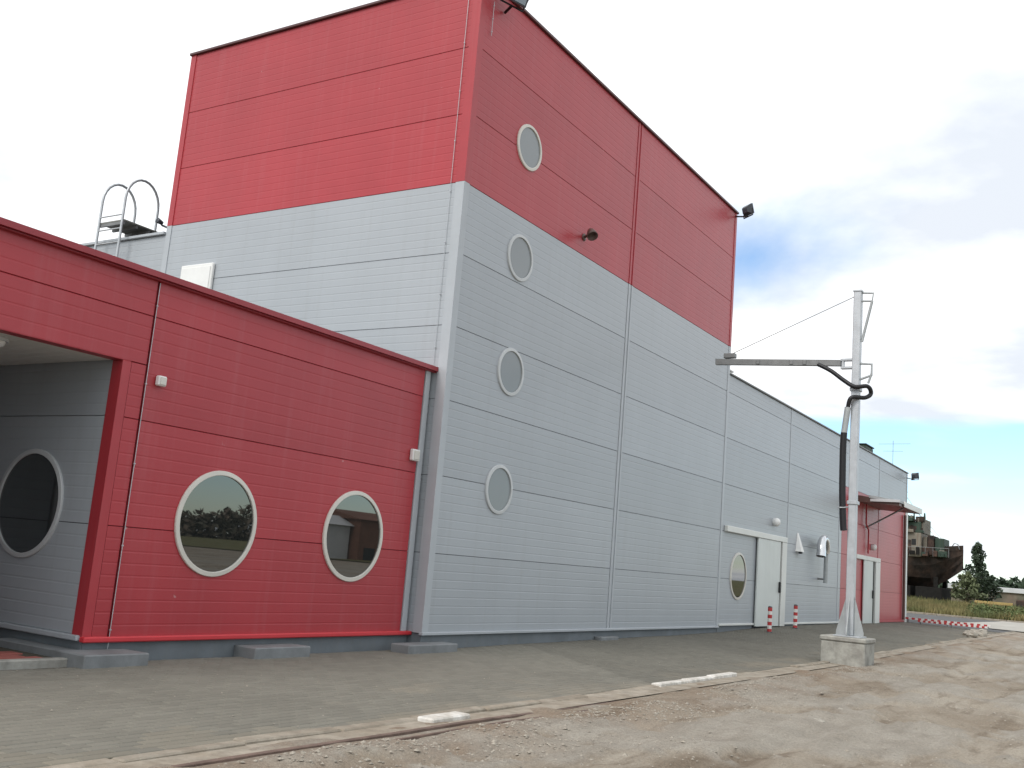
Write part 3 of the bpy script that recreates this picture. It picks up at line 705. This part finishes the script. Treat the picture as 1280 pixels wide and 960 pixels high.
m_ = MB(); m_.tube([(33.0, 1.1, 7.6), (33.0, -.2, 7.62)], .007, 6); m_.tube([(33.0, .9, 7.3), (33.0, .1, 7.3)], .007, 6); m_.build('crossbar', 'dull_steel', an)

# ------------------------------------------------------------------ jib post and hose
px, py = 8.07, -4.04
jib = thing('jib_post', 'tall galvanised jib post on a concrete block with an arm reaching to the tower', 'post', (px, py, 0))
bb = MB(); bb.box(7.74, 8.52, -4.40, -3.59, -.2, .40, .02); blk = bb.build('base_block', 'concrete', jib)
bb = MB(); bb.box(7.72, 8.54, -4.42, -3.57, .401, .49, .02); bb.build('block_cap', 'concrete', blk)
strip('base_plate', jib, 'galvanised', 7.82, 8.33, -4.29, -3.79, .491, .515, bev=.004)
top = 7.22; W_ = .075
m_ = MB(); m_.box(px - W_, px + W_, py - W_, py + W_, .516, top, .012); m_.build('mast', 'galvanised', jib)
m_ = MB(); m_.prism([(px - W_ - .01, py - W_ - .01, top), (px + W_ + .01, py - W_ - .01, top), (px + W_ + .01, py + W_ + .01, top), (px - W_ - .01, py + W_ + .01, top)], (0, 0, .03)); m_.build('mast_cap', 'galvanised', jib)
for d in ((1, 0), (-1, 0), (0, 1), (0, -1)):
    t_ = Vector((d[0], d[1], 0)); q = Vector((-d[1], d[0], 0)) * .008
    b0 = Vector((px, py, .516)) + t_ * (W_ + .001)
    m_ = MB(); m_.prism([b0 - q, b0 - q + t_ * .18, b0 - q + t_ * .18 + Vector((0, 0, .06)), b0 - q + Vector((0, 0, .72))], q * 2); m_.build('gusset', 'galv_dull', jib)
am = MB(); am.prism([(px - .05, -1.12, 5.83), (px + .05, -1.12, 5.83), (px + .05, -1.12, 5.95), (px - .05, -1.12, 5.95)], (0, -2.62, -.11)); arm = am.build('arm', 'dull_steel', jib)
m_ = MB(); m_.box(px - .06, px + .06, -1.55, -1.30, 5.96, 6.06, .01); m_.build('stay_anchor', 'dull_steel', arm)
for y in (-2.05, -2.75, -3.02):
    m_ = MB(); m_.box(px - .065, px + .065, y - .04, y + .04, 5.70 + .042 * (y + 3.7) + .03, 5.80 + .042 * (y + 3.7) + .03, .01); m_.build('hanger', 'dull_steel', arm)
m_ = MB(); m_.box(px - .06, px + .06, -3.965, -3.74, 5.82, 5.86); m_.box(px - .06, px + .06, -3.965, -3.74, 5.66, 5.70); m_.box(px - .05, px + .05, -3.80, -3.765, 5.701, 5.819); m_.build('hinge', 'galvanised', jib)
m_ = MB(); m_.tube([(px, -1.45, 6.05), (px, -3.96, 7.13)], .008, 6); m_.build('stay_wire', 'dull_steel', jib)
m_ = MB(); m_.tube([(px, -4.10, 7.20), (px, -4.33, 7.18), (px, -4.31, 7.02), (px, -4.11, 7.03)], .022, 6, smooth=False); m_.tube([(px, -4.31, 7.02), (px, -4.13, 6.2)], .026, 8); m_.build('top_bracket', 'galv_dull', jib)
m_ = MB(); m_.tube([(px, -4.10, 5.76), (px, -4.33, 5.74), (px, -4.33, 5.52), (px, -4.11, 5.44)], .024, 6, smooth=False); m_.tube([(px, -4.33, 5.55), (px, -4.27, 5.36)], .022, 6); m_.build('side_bracket', 'galv_dull', jib)
m_ = MB(); m_.box(px - .10, px + .10, py - .10, py + .10, 2.98, 3.05, .008); m_.build('collar', 'galvanised', jib); strip('collar', jib, 'galvanised', px - .10, px + .10, py - .10, py + .10, 5.2, 5.27, bev=.008)
hose = thing('black_hose', 'thick black hose hanging down beside the jib post', 'hose', (px, -3.9, 2.4))
def smooth(pts, n=6):
    P = [Vector(p) for p in pts]; o_ = []
    for i in range(len(P) - 1):
        a, b, c, d = P[max(i-1, 0)], P[i], P[i+1], P[min(i+2, len(P)-1)]
        for k in range(n):
            t = k / n; o_.append(.5 * ((2*b) + (c-a)*t + (2*a-5*b+4*c-d)*t*t + (3*b-a-3*c+d)*t**3))
    return o_ + [P[-1]]
hx = px - .15
m_ = MB(); m_.tube(smooth([(hx, -3.32, 5.74), (hx, -3.58, 5.60), (hx, -3.84, 5.40), (hx, -4.05, 5.27), (hx + .1, -4.27, 5.29), (hx + .22, -4.31, 5.17), (hx + .12, -4.22, 5.07), (hx - .02, -4.0, 5.05), (hx, -3.93, 4.85)]), .042, 10); m_.build('upper_run', 'black_plastic', hose)
m_ = MB(); m_.tube(smooth([(hx, -3.93, 4.86), (hx, -3.90, 4.60), (hx, -3.87, 4.35)]), .058, 10); m_.build('sleeve', 'galv_dull', hose)
m_ = MB(); m_.tube(smooth([(hx, -3.87, 4.36), (hx, -3.86, 4.0), (hx, -3.87, 3.2), (hx, -3.90, 2.62), (hx, -3.915, 2.47)]), .062, 12); m_.build('hanging_run', 'black_plastic', hose)
m_ = MB(); m_.tube([(px - .05, -3.97, 2.93), (hx - .08, -3.92, 2.90), (hx - .08, -3.82, 2.90), (hx, -3.80, 2.9)], .012, 6); m_.build('hose_tie', 'galvanised', hose)

# ------------------------------------------------------------------ bollards and barrier
def bollard(x, y, label):
    z = gz(x, y); o = thing('bollard', label, 'bollard', (x, y, z), 'striped bollards by the sliding door')
    n = 7; h = .62 / n
    for i in range(n):
        m_ = MB(); m_.lathe((x, y, z - .005 + i * h), (0, 0, 1), [(.001, 0), (.055, 0), (.055, h - .001), (.001, h - .001)], 16, smooth=False); m_.build('band', 'stripe_red' if i % 2 == 0 else 'stripe_white', o)
    m_ = MB(); m_.lathe((x, y, z + .615), (0, 0, 1), [(.055, 0), (.05, .02), (.03, .033), (.001, .036)], 16); m_.build('cap', 'lamp_metal', o)
    m_ = MB(); m_.lathe((x, y, z - .003), (0, 0, 1), [(.09, 0), (.09, .018), (.055, .02)], 16); m_.build('foot', 'lamp_metal', o)
bollard(13.95, -.60, 'striped red and white bollard standing in front of the white sliding door')
bollard(16.75, -.42, 'striped red and white bollard right of the white sliding door')
bar = thing('striped_barrier', 'low red and white striped barrier on the ground past the end of the hall', 'barrier', (33, -1.7, .24))
def beam(x, y0, y1, z, xo=0.):
    n = 26; st = (y1 - y0) / n
    for i in range(n): strip('rail_band', bar, 'stripe_red' if i % 2 else 'stripe_white', x - .04, x + .04, y0 + i * st + .001, y0 + (i + 1) * st - .001, z, z + .075, bev=0)
beam(33.1, -3.3, -.1, .38); beam(32.2, -3.3, -.75, .33)
for x, y in ((33.1, -.2), (33.1, -1.7), (33.1, -3.2), (32.2, -.85), (32.2, -2.0), (32.2, -3.2)): strip('post', bar, 'dull_steel', x - .03, x + .03, y - .03, y + .03, .15, .33 if x < 33 else .38, bev=0)

# ------------------------------------------------------------------ stones and rubble
def stone(c, s, mt, seed, name='stone'):
    rr = random.Random(seed); m_ = MB(); n, k = 7, 4; vs_ = []
    for j in range(k + 1):
        t = math.pi * j / k
        for i in range(n):
            a = 2 * math.pi * i / n; f = rr.uniform(.75, 1.15)
            vs_.append((c[0] + s[0] * f * math.sin(t) * math.cos(a), c[1] + s[1] * f * math.sin(t) * math.sin(a), c[2] + s[2] * f * math.cos(t)))
    m_.add(vs_, [(j*n+i, (j+1)*n+i, (j+1)*n+(i+1) % n, j*n+(i+1) % n) for j in range(k) for i in range(n)])
    return m_.build(name, mt)
rub = [(26.5, -3.45), (27.3, -3.75), (28.2, -3.4), (25.6, -3.7), (29.0, -3.55)]
lbl = ('middle-sized pale rubble chunk on the kerb, second from the left below the striped barrier', 'pale rubble chunk lying closest to the dirt edge below the striped barrier', 'pale rubble chunk right of the middle under the striped barrier', 'leftmost pale rubble chunk on the kerb before the striped barrier', 'rightmost pale rubble chunk under the end of the striped barrier')
for i, (x, y) in enumerate(rub):
    tag(stone((x, y, gz(x, y) + .07), (.30, .22, .12), 'stone', 50 + i, 'rubble_chunk'), lbl[i], 'rubble', 'broken concrete chunks by the barrier')
for i, (x, y, s, lb) in enumerate(((4.9, -8.0, .16, 'flat pale stone on the dirt yard near the right edge of the photo'), (-1.1, -6.0, .09, 'small flat stone on the bare ground below the jib post'), (.15, -5.9, .09, 'small dull stone on the ground in front of the concrete block'))):
    tag(stone((x, y, gz(x, y) - .005), (s, s * .75, s * .32), 'stone', 80 + i), lb, 'stone')
m_ = MB(); rr = random.Random(3)
ico = [(0, 0, 1), (.9, 0, .2), (.28, .85, .25), (-.72, .53, .2), (-.72, -.53, .25), (.28, -.85, .2)]
icf = [(0, 1, 2), (0, 2, 3), (0, 3, 4), (0, 4, 5), (0, 5, 1), (5, 4, 3, 2, 1)]
for i in range(12000):
    if i < 8200:
        x = rr.uniform(-10, 9); y = -4.2 - abs(rr.gauss(0, .55))
    else: x = rr.uniform(-10, 14); y = rr.uniform(-9, -4.2)
    if noise.noise(Vector((x * .55, y * .9, 12))) < rr.uniform(-.35, .35): continue
    s = rr.uniform(.006, .017) * (1.8 if rr.random() < .06 else 1); a = rr.uniform(0, 6.28); z = dirt_z(x, y) - s * .15
    m_.add([(x + s * (p[0] * math.cos(a) - p[1] * math.sin(a)) * 1.3, y + s * (p[0] * math.sin(a) + p[1] * math.cos(a)), z + s * p[2] * .8) for p in ico], icf)
for i in range(260):
    x = rr.uniform(-9, 12); y = rr.uniform(-3.6, -.1); s = rr.uniform(.004, .011); a = rr.uniform(0, 6.28); z = gz(x, y) + .002
    m_.add([(x + s * (p[0] * math.cos(a) - p[1] * math.sin(a)) * 1.3, y + s * (p[0] * math.sin(a) + p[1] * math.cos(a)), z + s * p[2] * .8) for p in ico], icf)
tag(m_.build('gravel', 'gravel'), 'loose gravel and grit along the kerb and over the dirt', 'gravel', kind='stuff')

# ------------------------------------------------------------------ ship on the slip
sx0 = 104.0; zk = 2.35
ship = thing('rusty_ship', 'rusty old ship hauled out on land with green and cream upperworks', 'ship', (sx0, 20, .9))
st = []; secs = 18
for i in range(secs + 1):
    t = i / secs; y = 8.3 + 26 * t            # bow at low y
    b = 3.6 * min(1, (t * 4.2) ** .62) if t > 0 else .05
    b = max(b, .06); if_ = 1
    keel = zk + max(0, (1 - t / .10)) * 2.0 if t < .10 else zk
    deck = 5.35 + 1.05 * max(0, 1 - t / .35) ** 1.6
    fl = .35 + .45 * min(1, t * 4)
    st.append([(sx0 - b, y, deck), (sx0 - b * (.90 if t < .25 else .98), y, (deck + keel) * .55), (sx0 - b * fl, y, keel + .9), (sx0 - .12, y, keel), (sx0 + .12, y, keel), (sx0 + b * fl, y, keel + .9), (sx0 + b * (.9 if t < .25 else .98), y, (deck + keel) * .55), (sx0 + b, y, deck)])
for r_ in (0,):
    m_ = MB(); n = 8
    up = [p for s_ in st for p in s_]
    m_.add(up, [(i*n+k, i*n+k+1, (i+1)*n+k+1, (i+1)*n+k) for i in range(secs) for k in range(n-1)], False)
    m_.add([p for p in st[0]], [tuple(range(8))]); m_.add([p for p in st[-1]], [tuple(range(8))[::-1]])
    m_.add([s_[0] for s_ in st] + [s_[7] for s_ in st], [(i, i+1, secs+1+i+1, secs+1+i) for i in range(secs)])
    hull = m_.build('hull', 'hull', ship)
m_ = MB()
for i in range(secs):
    a, b = st[i], st[i+1]
    m_.add([(a[0][0] - .03, a[0][1], a[0][2] - .05), (b[0][0] - .03, b[0][1], b[0][2] - .05), (b[0][0] - .03, b[0][1], b[0][2] + .45 * (1 if i < 5 else .4)), (a[0][0] - .03, a[0][1], a[0][2] + .45 * (1 if i < 5 else .4)),
             (a[0][0] + .04, a[0][1], a[0][2] - .05), (b[0][0] + .04, b[0][1], b[0][2] - .05), (b[0][0] + .04, b[0][1], b[0][2] + .45 * (1 if i < 5 else .4)), (a[0][0] + .04, a[0][1], a[0][2] + .45 * (1 if i < 5 else .4))],
          [(0, 1, 2, 3), (7, 6, 5, 4), (3, 2, 6, 7), (0, 3, 7, 4), (1, 5, 6, 2)])
m_.build('bulwark', 'hull', hull)
dh = strip('deckhouse', ship, 'ship_cream', sx0 - 3.0, sx0 + 2.6, 11.9, 24, 5.3, 7.75, bev=.05)
for y in (12.4, 13.2, 14.0, 15.0, 16.2, 17.6):
    strip('window', dh, 'dark_gap', sx0 - 3.04, sx0 - 3.001, y, y + .42, 6.5, 7.1, bev=0)
strip('door', dh, 'hull_under', sx0 - 3.04, sx0 - 3.001, 12.86, 13.15, 5.5, 7.0, bev=0)
br = strip('bridge', ship, 'ship_green', sx0 - 2.7, sx0 + 2.3, 12.0, 20, 7.76, 8.9, bev=.05)
strip('bridge_wing', br, 'ship_cream', sx0 - 2.3, sx0 + 2, 11.86, 12.4, 7.78, 9.3, bev=.03)
wh_ = strip('winch_house', ship, 'ship_green', sx0 - 2.0, sx0 + 1.2, 9.85, 10.75, 5.4, 7.35, bev=.05); strip('winch_drum', wh_, 'hull_under', sx0 - 2.4, sx0 + .9, 10.8, 11.4, 5.5, 7.6, bev=.1)
strip('winch_panel', wh_, 'ship_cream', sx0 - 2.2, sx0 - 2.0, 11.45, 11.85, 6.2, 7.4, bev=.02)
for y, z0, z1, r_ in ((13.0, 8.9, 10.55, .09), (14.25, 8.9, 12.6, .07), (11.95, 9.3, 9.95, .12)):
    m_ = MB(); m_.tube([(sx0 - 1, y, z0), (sx0 - 1, y, z1)], [r_, r_ * .6], 8)
    if z1 > 10: m_.tube([(sx0 - 1, y - .55, z1 - .5), (sx0 - 1, y + .55, z1 - .5)], .05, 6)
    m_.build('mast', 'ship_green', ship)
for y in (12.3, 13.6, 14.4): strip('deck_locker', br, 'hull_under', sx0 - 2, sx0 - 1.2, y, y + .35, 8.91, 9.5, bev=.04)
m_ = MB(); m_.tube([(sx0 - .5, 9.6, 6.2), (sx0 - .5, 9.1, 7.0), (sx0 - .5, 8.75, 6.9), (sx0 - .5, 8.6, 6.4)], .05, 6); m_.build('fairlead_rail', 'dull_steel', ship)
for i in range(7):
    y = 9.9 + i * 3
    strip('cradle_shade_block', ship, 'timber_dark', sx0 - 2.9, sx0 + 2.9, y, y + 2.5, .5, 2.33, bev=.03)  # cradle blocks made broad and near-black to paint the shade under the hull
    for s_ in (-1, 1): strip('cradle_prop', ship, 'timber_dark', sx0 + s_ * 2.6 - .2, sx0 + s_ * 2.6 + .2, y + .4, y + .8, 2.34, 3.4, bev=.03)
for s_ in (-2.2, 2.2): strip('cradle_beam', ship, 'timber_dark', sx0 + s_ - .3, sx0 + s_ + .3, 8.4, 34, .3, .95, bev=.03)
rr = random.Random(31)
for i in range(80):
    y = rr.uniform(9.6, 17); z = 5.4 if y < 11.8 else rr.choice((7.76, 8.91, 5.5)); x = sx0 - rr.uniform(1.6, 3.4); a, b, h = rr.uniform(.08, .4), rr.uniform(.08, .45), rr.uniform(.2, .8)
    strip('deck_gear', ship, rr.choice(('hull', 'hull_under', 'ship_green', 'hull_under', 'timber_dark', 'ship_cream')), x - a, x + a, y - b, y + b, z, z + h, bev=.03)
for i in range(14):
    y = 9.2 + i * .75
    m_ = MB(); m_.tube([(sx0 - 3.2, y, 5.4), (sx0 - 3.2, y, 6.3)], .025, 5); m_.build('stanchion', 'dull_steel', ship)
m_ = MB(); m_.tube([(sx0 - 3.2, 9.2, 6.3), (sx0 - 3.2, 18.95, 6.3)], .025, 5); m_.build('guard_rail', 'dull_steel', ship)
for y0, y1, z0, z1 in ((13.0, 10.3, 10.4, 7.4), (13.0, 18.0, 10.4, 8.9), (14.25, 11.0, 12.3, 7.6)):
    m_ = MB(); m_.tube([(sx0 - 1, y0, z0), (sx0 - 1, y1, z1)], .02, 5); m_.build('rigging', 'dull_steel', ship)
tr = thing('slip_trolley', 'yellow slipway beam with a dark wheeled trolley at its end, right of the ship', 'trolley', (100, 4, .8))
strip('beam', tr, 'yellow_paint', 99.6, 100, 3.2, 6.6, 1.12, 1.38, bev=.02); strip('chassis', tr, 'timber_dark', 99.5, 100.6, .8, 7.4, .75, 1.0, bev=.02)
strip('body', tr, 'hull_under', 99.5, 100.9, .9, 2.9, 1.01, 1.75, bev=.08); strip('tarp', tr, 'shed_pale', 99.45, 100.2, 1.0, 1.6, 1.4, 1.62, bev=.05)
for y in (1.2, 2.5, 6.8):
    m_ = MB(); m_.lathe((99.4, y, .95), (-1, 0, 0), [(.001, -.1), (.33, -.1), (.33, .1), (.001, .1)], 14, smooth=False); m_.build('wheel', 'black_plastic', tr)

# ------------------------------------------------------------------ vegetation
def leaves(m_, c, rad, n, s, rr):
    for i in range(n):
        while True:
            p = Vector((rr.uniform(-1, 1), rr.uniform(-1, 1), rr.uniform(-1, 1)))
            if .25 < p.length < 1: break
        q = Vector((c[0] + p.x * rad[0], c[1] + p.y * rad[1], c[2] + p.z * rad[2]))
        a = Vector((rr.gauss(0, 1), rr.gauss(0, 1), rr.gauss(0, 1))).normalized(); b = a.orthogonal().normalized(); b.rotate(Matrix.Rotation(rr.uniform(0, 6.28), 3, a)); k = s * rr.uniform(.6, 1.3)
        m_.add([q - b * k, q + a.cross(b) * k * .5, q + b * k, q - a.cross(b) * k * .5], [(0, 1, 2, 3)])
def tree(c, h, rw, name, label, mt, seed, n=2600, s=.22, cat='tree', group=None):
    rr = random.Random(seed); o = thing(name, label, cat, c, group); c = Vector(c)
    t_ = MB(); t_.tube([c + Vector((0, 0, -.2)), c + Vector((.1, .05, h * .35)), c + Vector((0, -.05, h * .8))], [h * .028, h * .02, h * .006], 8)
    m_ = MB(); nb = 13
    for i in range(nb):
        f = .22 + .76 * i / (nb - 1); a = i * 2.4 + rr.uniform(-.5, .5); w_ = rw * (1.05 - abs(f - .42) * 1.25) * rr.uniform(.75, 1.1)
        w_ = max(w_, rw * .22)
        q = c + Vector((math.cos(a) * w_ * .6, math.sin(a) * w_ * .6, h * f))
        t_.tube([c + Vector((0, 0, h * max(.12, f - .16))), c.lerp(q, .6) + Vector((0, 0, h * (f * .4 + (f-.1) * .0) * .1)), q], [h * .010, h * .007, h * .003], 5)
        leaves(m_, q, (w_ * .62, w_ * .62, h * .10), n // nb, s, rr)
    t_.build('trunk', 'bark', o); m_.build('crown', mt, o)
def ray(pxx, D):
    d = c_f * (LENS / 36 * 1280) + c_r * (pxx - 640) - c_u * (743 - 480); d.z = 0; d.normalize(); return CAM + d * D
p = ray(1222, 118); tree((p.x, p.y, .85), 6.0, 1.4, 'dark_tree', 'dark green tree standing right of the ship bow', 'leaf_dark', 4, 2400, .17)
p = ray(1208, 116); tree((p.x, p.y, .85), 3.0, 1.6, 'pale_shrub', 'pale greyish shrub between the ship bow and the dark tree', 'leaf_pale', 5, 1100, .2, 'shrub')
p = ray(1232, 121); tree((p.x, p.y, .85), 3.4, 1.7, 'dark_shrub', 'dark shrub at the foot of the tree right of the ship', 'leaf_dark', 6, 1100, .22, 'shrub')
m_ = MB(); rr = random.Random(9)
for i in range(90):
    p = ray(rr.uniform(1225, 1420), rr.uniform(300, 340)); hh = rr.uniform(3.5, 7.5)
    leaves(m_, (p.x, p.y, .8 + hh * .5), (6, 6, hh * .5), 110, 1.0, rr)
for i in range(60):
    p = ray(rr.uniform(1000, 1225), rr.uniform(320, 350)); leaves(m_, (p.x, p.y, 3.2), (7, 7, 3), 60, 1.1, rr)
tag(m_.build('far_woodland', 'far_wood'), 'dark line of far woodland along the horizon', 'woodland', kind='stuff')
p = ray(1262, 200); sh = thing('far_shed', 'long low white-roofed shed in front of the far woodland', 'shed', (p.x, p.y, .9))
strip('wall', sh, 'far_bank', p.x - 3, p.x + 3, p.y - 14, p.y + 9, .5, 3.1, bev=0); strip('roof', sh, 'shed_pale', p.x - 3.4, p.x + 3.4, p.y - 14.4, p.y + 9.4, 3.101, 3.9, bev=.05)
m_ = MB(); rr = random.Random(12)
for i in range(26000):
    D = 71 + 45 * rr.random() ** 1.3; pxx = rr.uniform(1118, 1310); p = ray(pxx, D)
    if p.x < 58.6: continue
    z = gz(p.x, p.y) + .04; h = rr.uniform(.15, .5) * (1.3 if noise.noise(Vector((p.x * .15, p.y * .2, 1))) > .1 else .8); a = rr.uniform(0, 6.28); w_ = rr.uniform(.02, .05)
    dx, dy = math.cos(a) * w_, math.sin(a) * w_; lx, ly = rr.gauss(0, .14), rr.gauss(0, .14)
    m_.add([(p.x - dx, p.y - dy, z), (p.x + dx, p.y + dy, z), (p.x + lx, p.y + ly, z + h)], [(0, 1, 2)])
tag(m_.build('meadow_grass', 'grass'), 'dry yellow green grass of the meadow in front of the ship', 'grass', kind='stuff')
m_ = MB()
for i in range(70):
    p = ray(rr.uniform(1212, 1320), rr.uniform(71, 84)); 
    if p.x < 58.8: continue
    hh = rr.uniform(.35, 1.0); leaves(m_, (p.x, p.y, gz(p.x, p.y) + hh * .5), (.6, .6, hh * .6), 70, .10, rr)
tag(m_.build('weed_bank', 'weed'), 'rank green weeds along the meadow edge at the right of the photo', 'weeds', kind='stuff')

# ------------------------------------------------------------------ the far side of the road (seen mirrored in the round windows)
def leafbank(name, x0, x1, y, h, label, seed):
    m_ = MB(); rr = random.Random(seed)
    n = int((x1 - x0) / 2.2)
    for i in range(n):
        x = x0 + (x1 - x0) * (i + .5) / n; hh = h * rr.uniform(.75, 1.2); leaves(m_, (x, y + rr.uniform(-1, 1), hh * .45), (3.2, 2.2, hh * .6), 120, 1.0, rr)
    tag(m_.build(name, 'far_bank'), label, 'hedge', kind='stuff')
leafbank('scrub_bank', 60, 205, -180, 8.5, 'brown scrub bank across the road, mirrored in the round windows', 21)
def shed(x0, x1, y0, y1, h, wm, rm, label):
    o = thing('shed', label, 'shed', ((x0+x1)/2, (y0+y1)/2, 0), 'sheds across the road')
    wl = strip('wall', o, wm, x0, x1, y0, y1, -.1, h, bev=0); m_ = MB(); m_.prism([(x0-.3, y1+.3, h+.001), (x0-.3, y0-.3, h+.001), (x0-.3, (y0+y1)/2, h+.9)], (x1-x0+.6, 0, 0)); m_.build('roof', rm, o)
    for i in range(int((x1-x0)/3)): strip('door', wl, 'dark_gap', x0+.8+i*3, x0+2.4+i*3, y1+.002, y1+.05, 0, 1.5, bev=0)
shed(62.8, 76, -62, -54, 4.1, 'brick_brown', 'brick_brown', 'brown brick shed across the road, mirrored in the right annex window')
shed(57, 62.5, -58, -55, 3.4, 'shed_pale', 'shed_pale', 'pale shed across the road, mirrored in the right annex window')
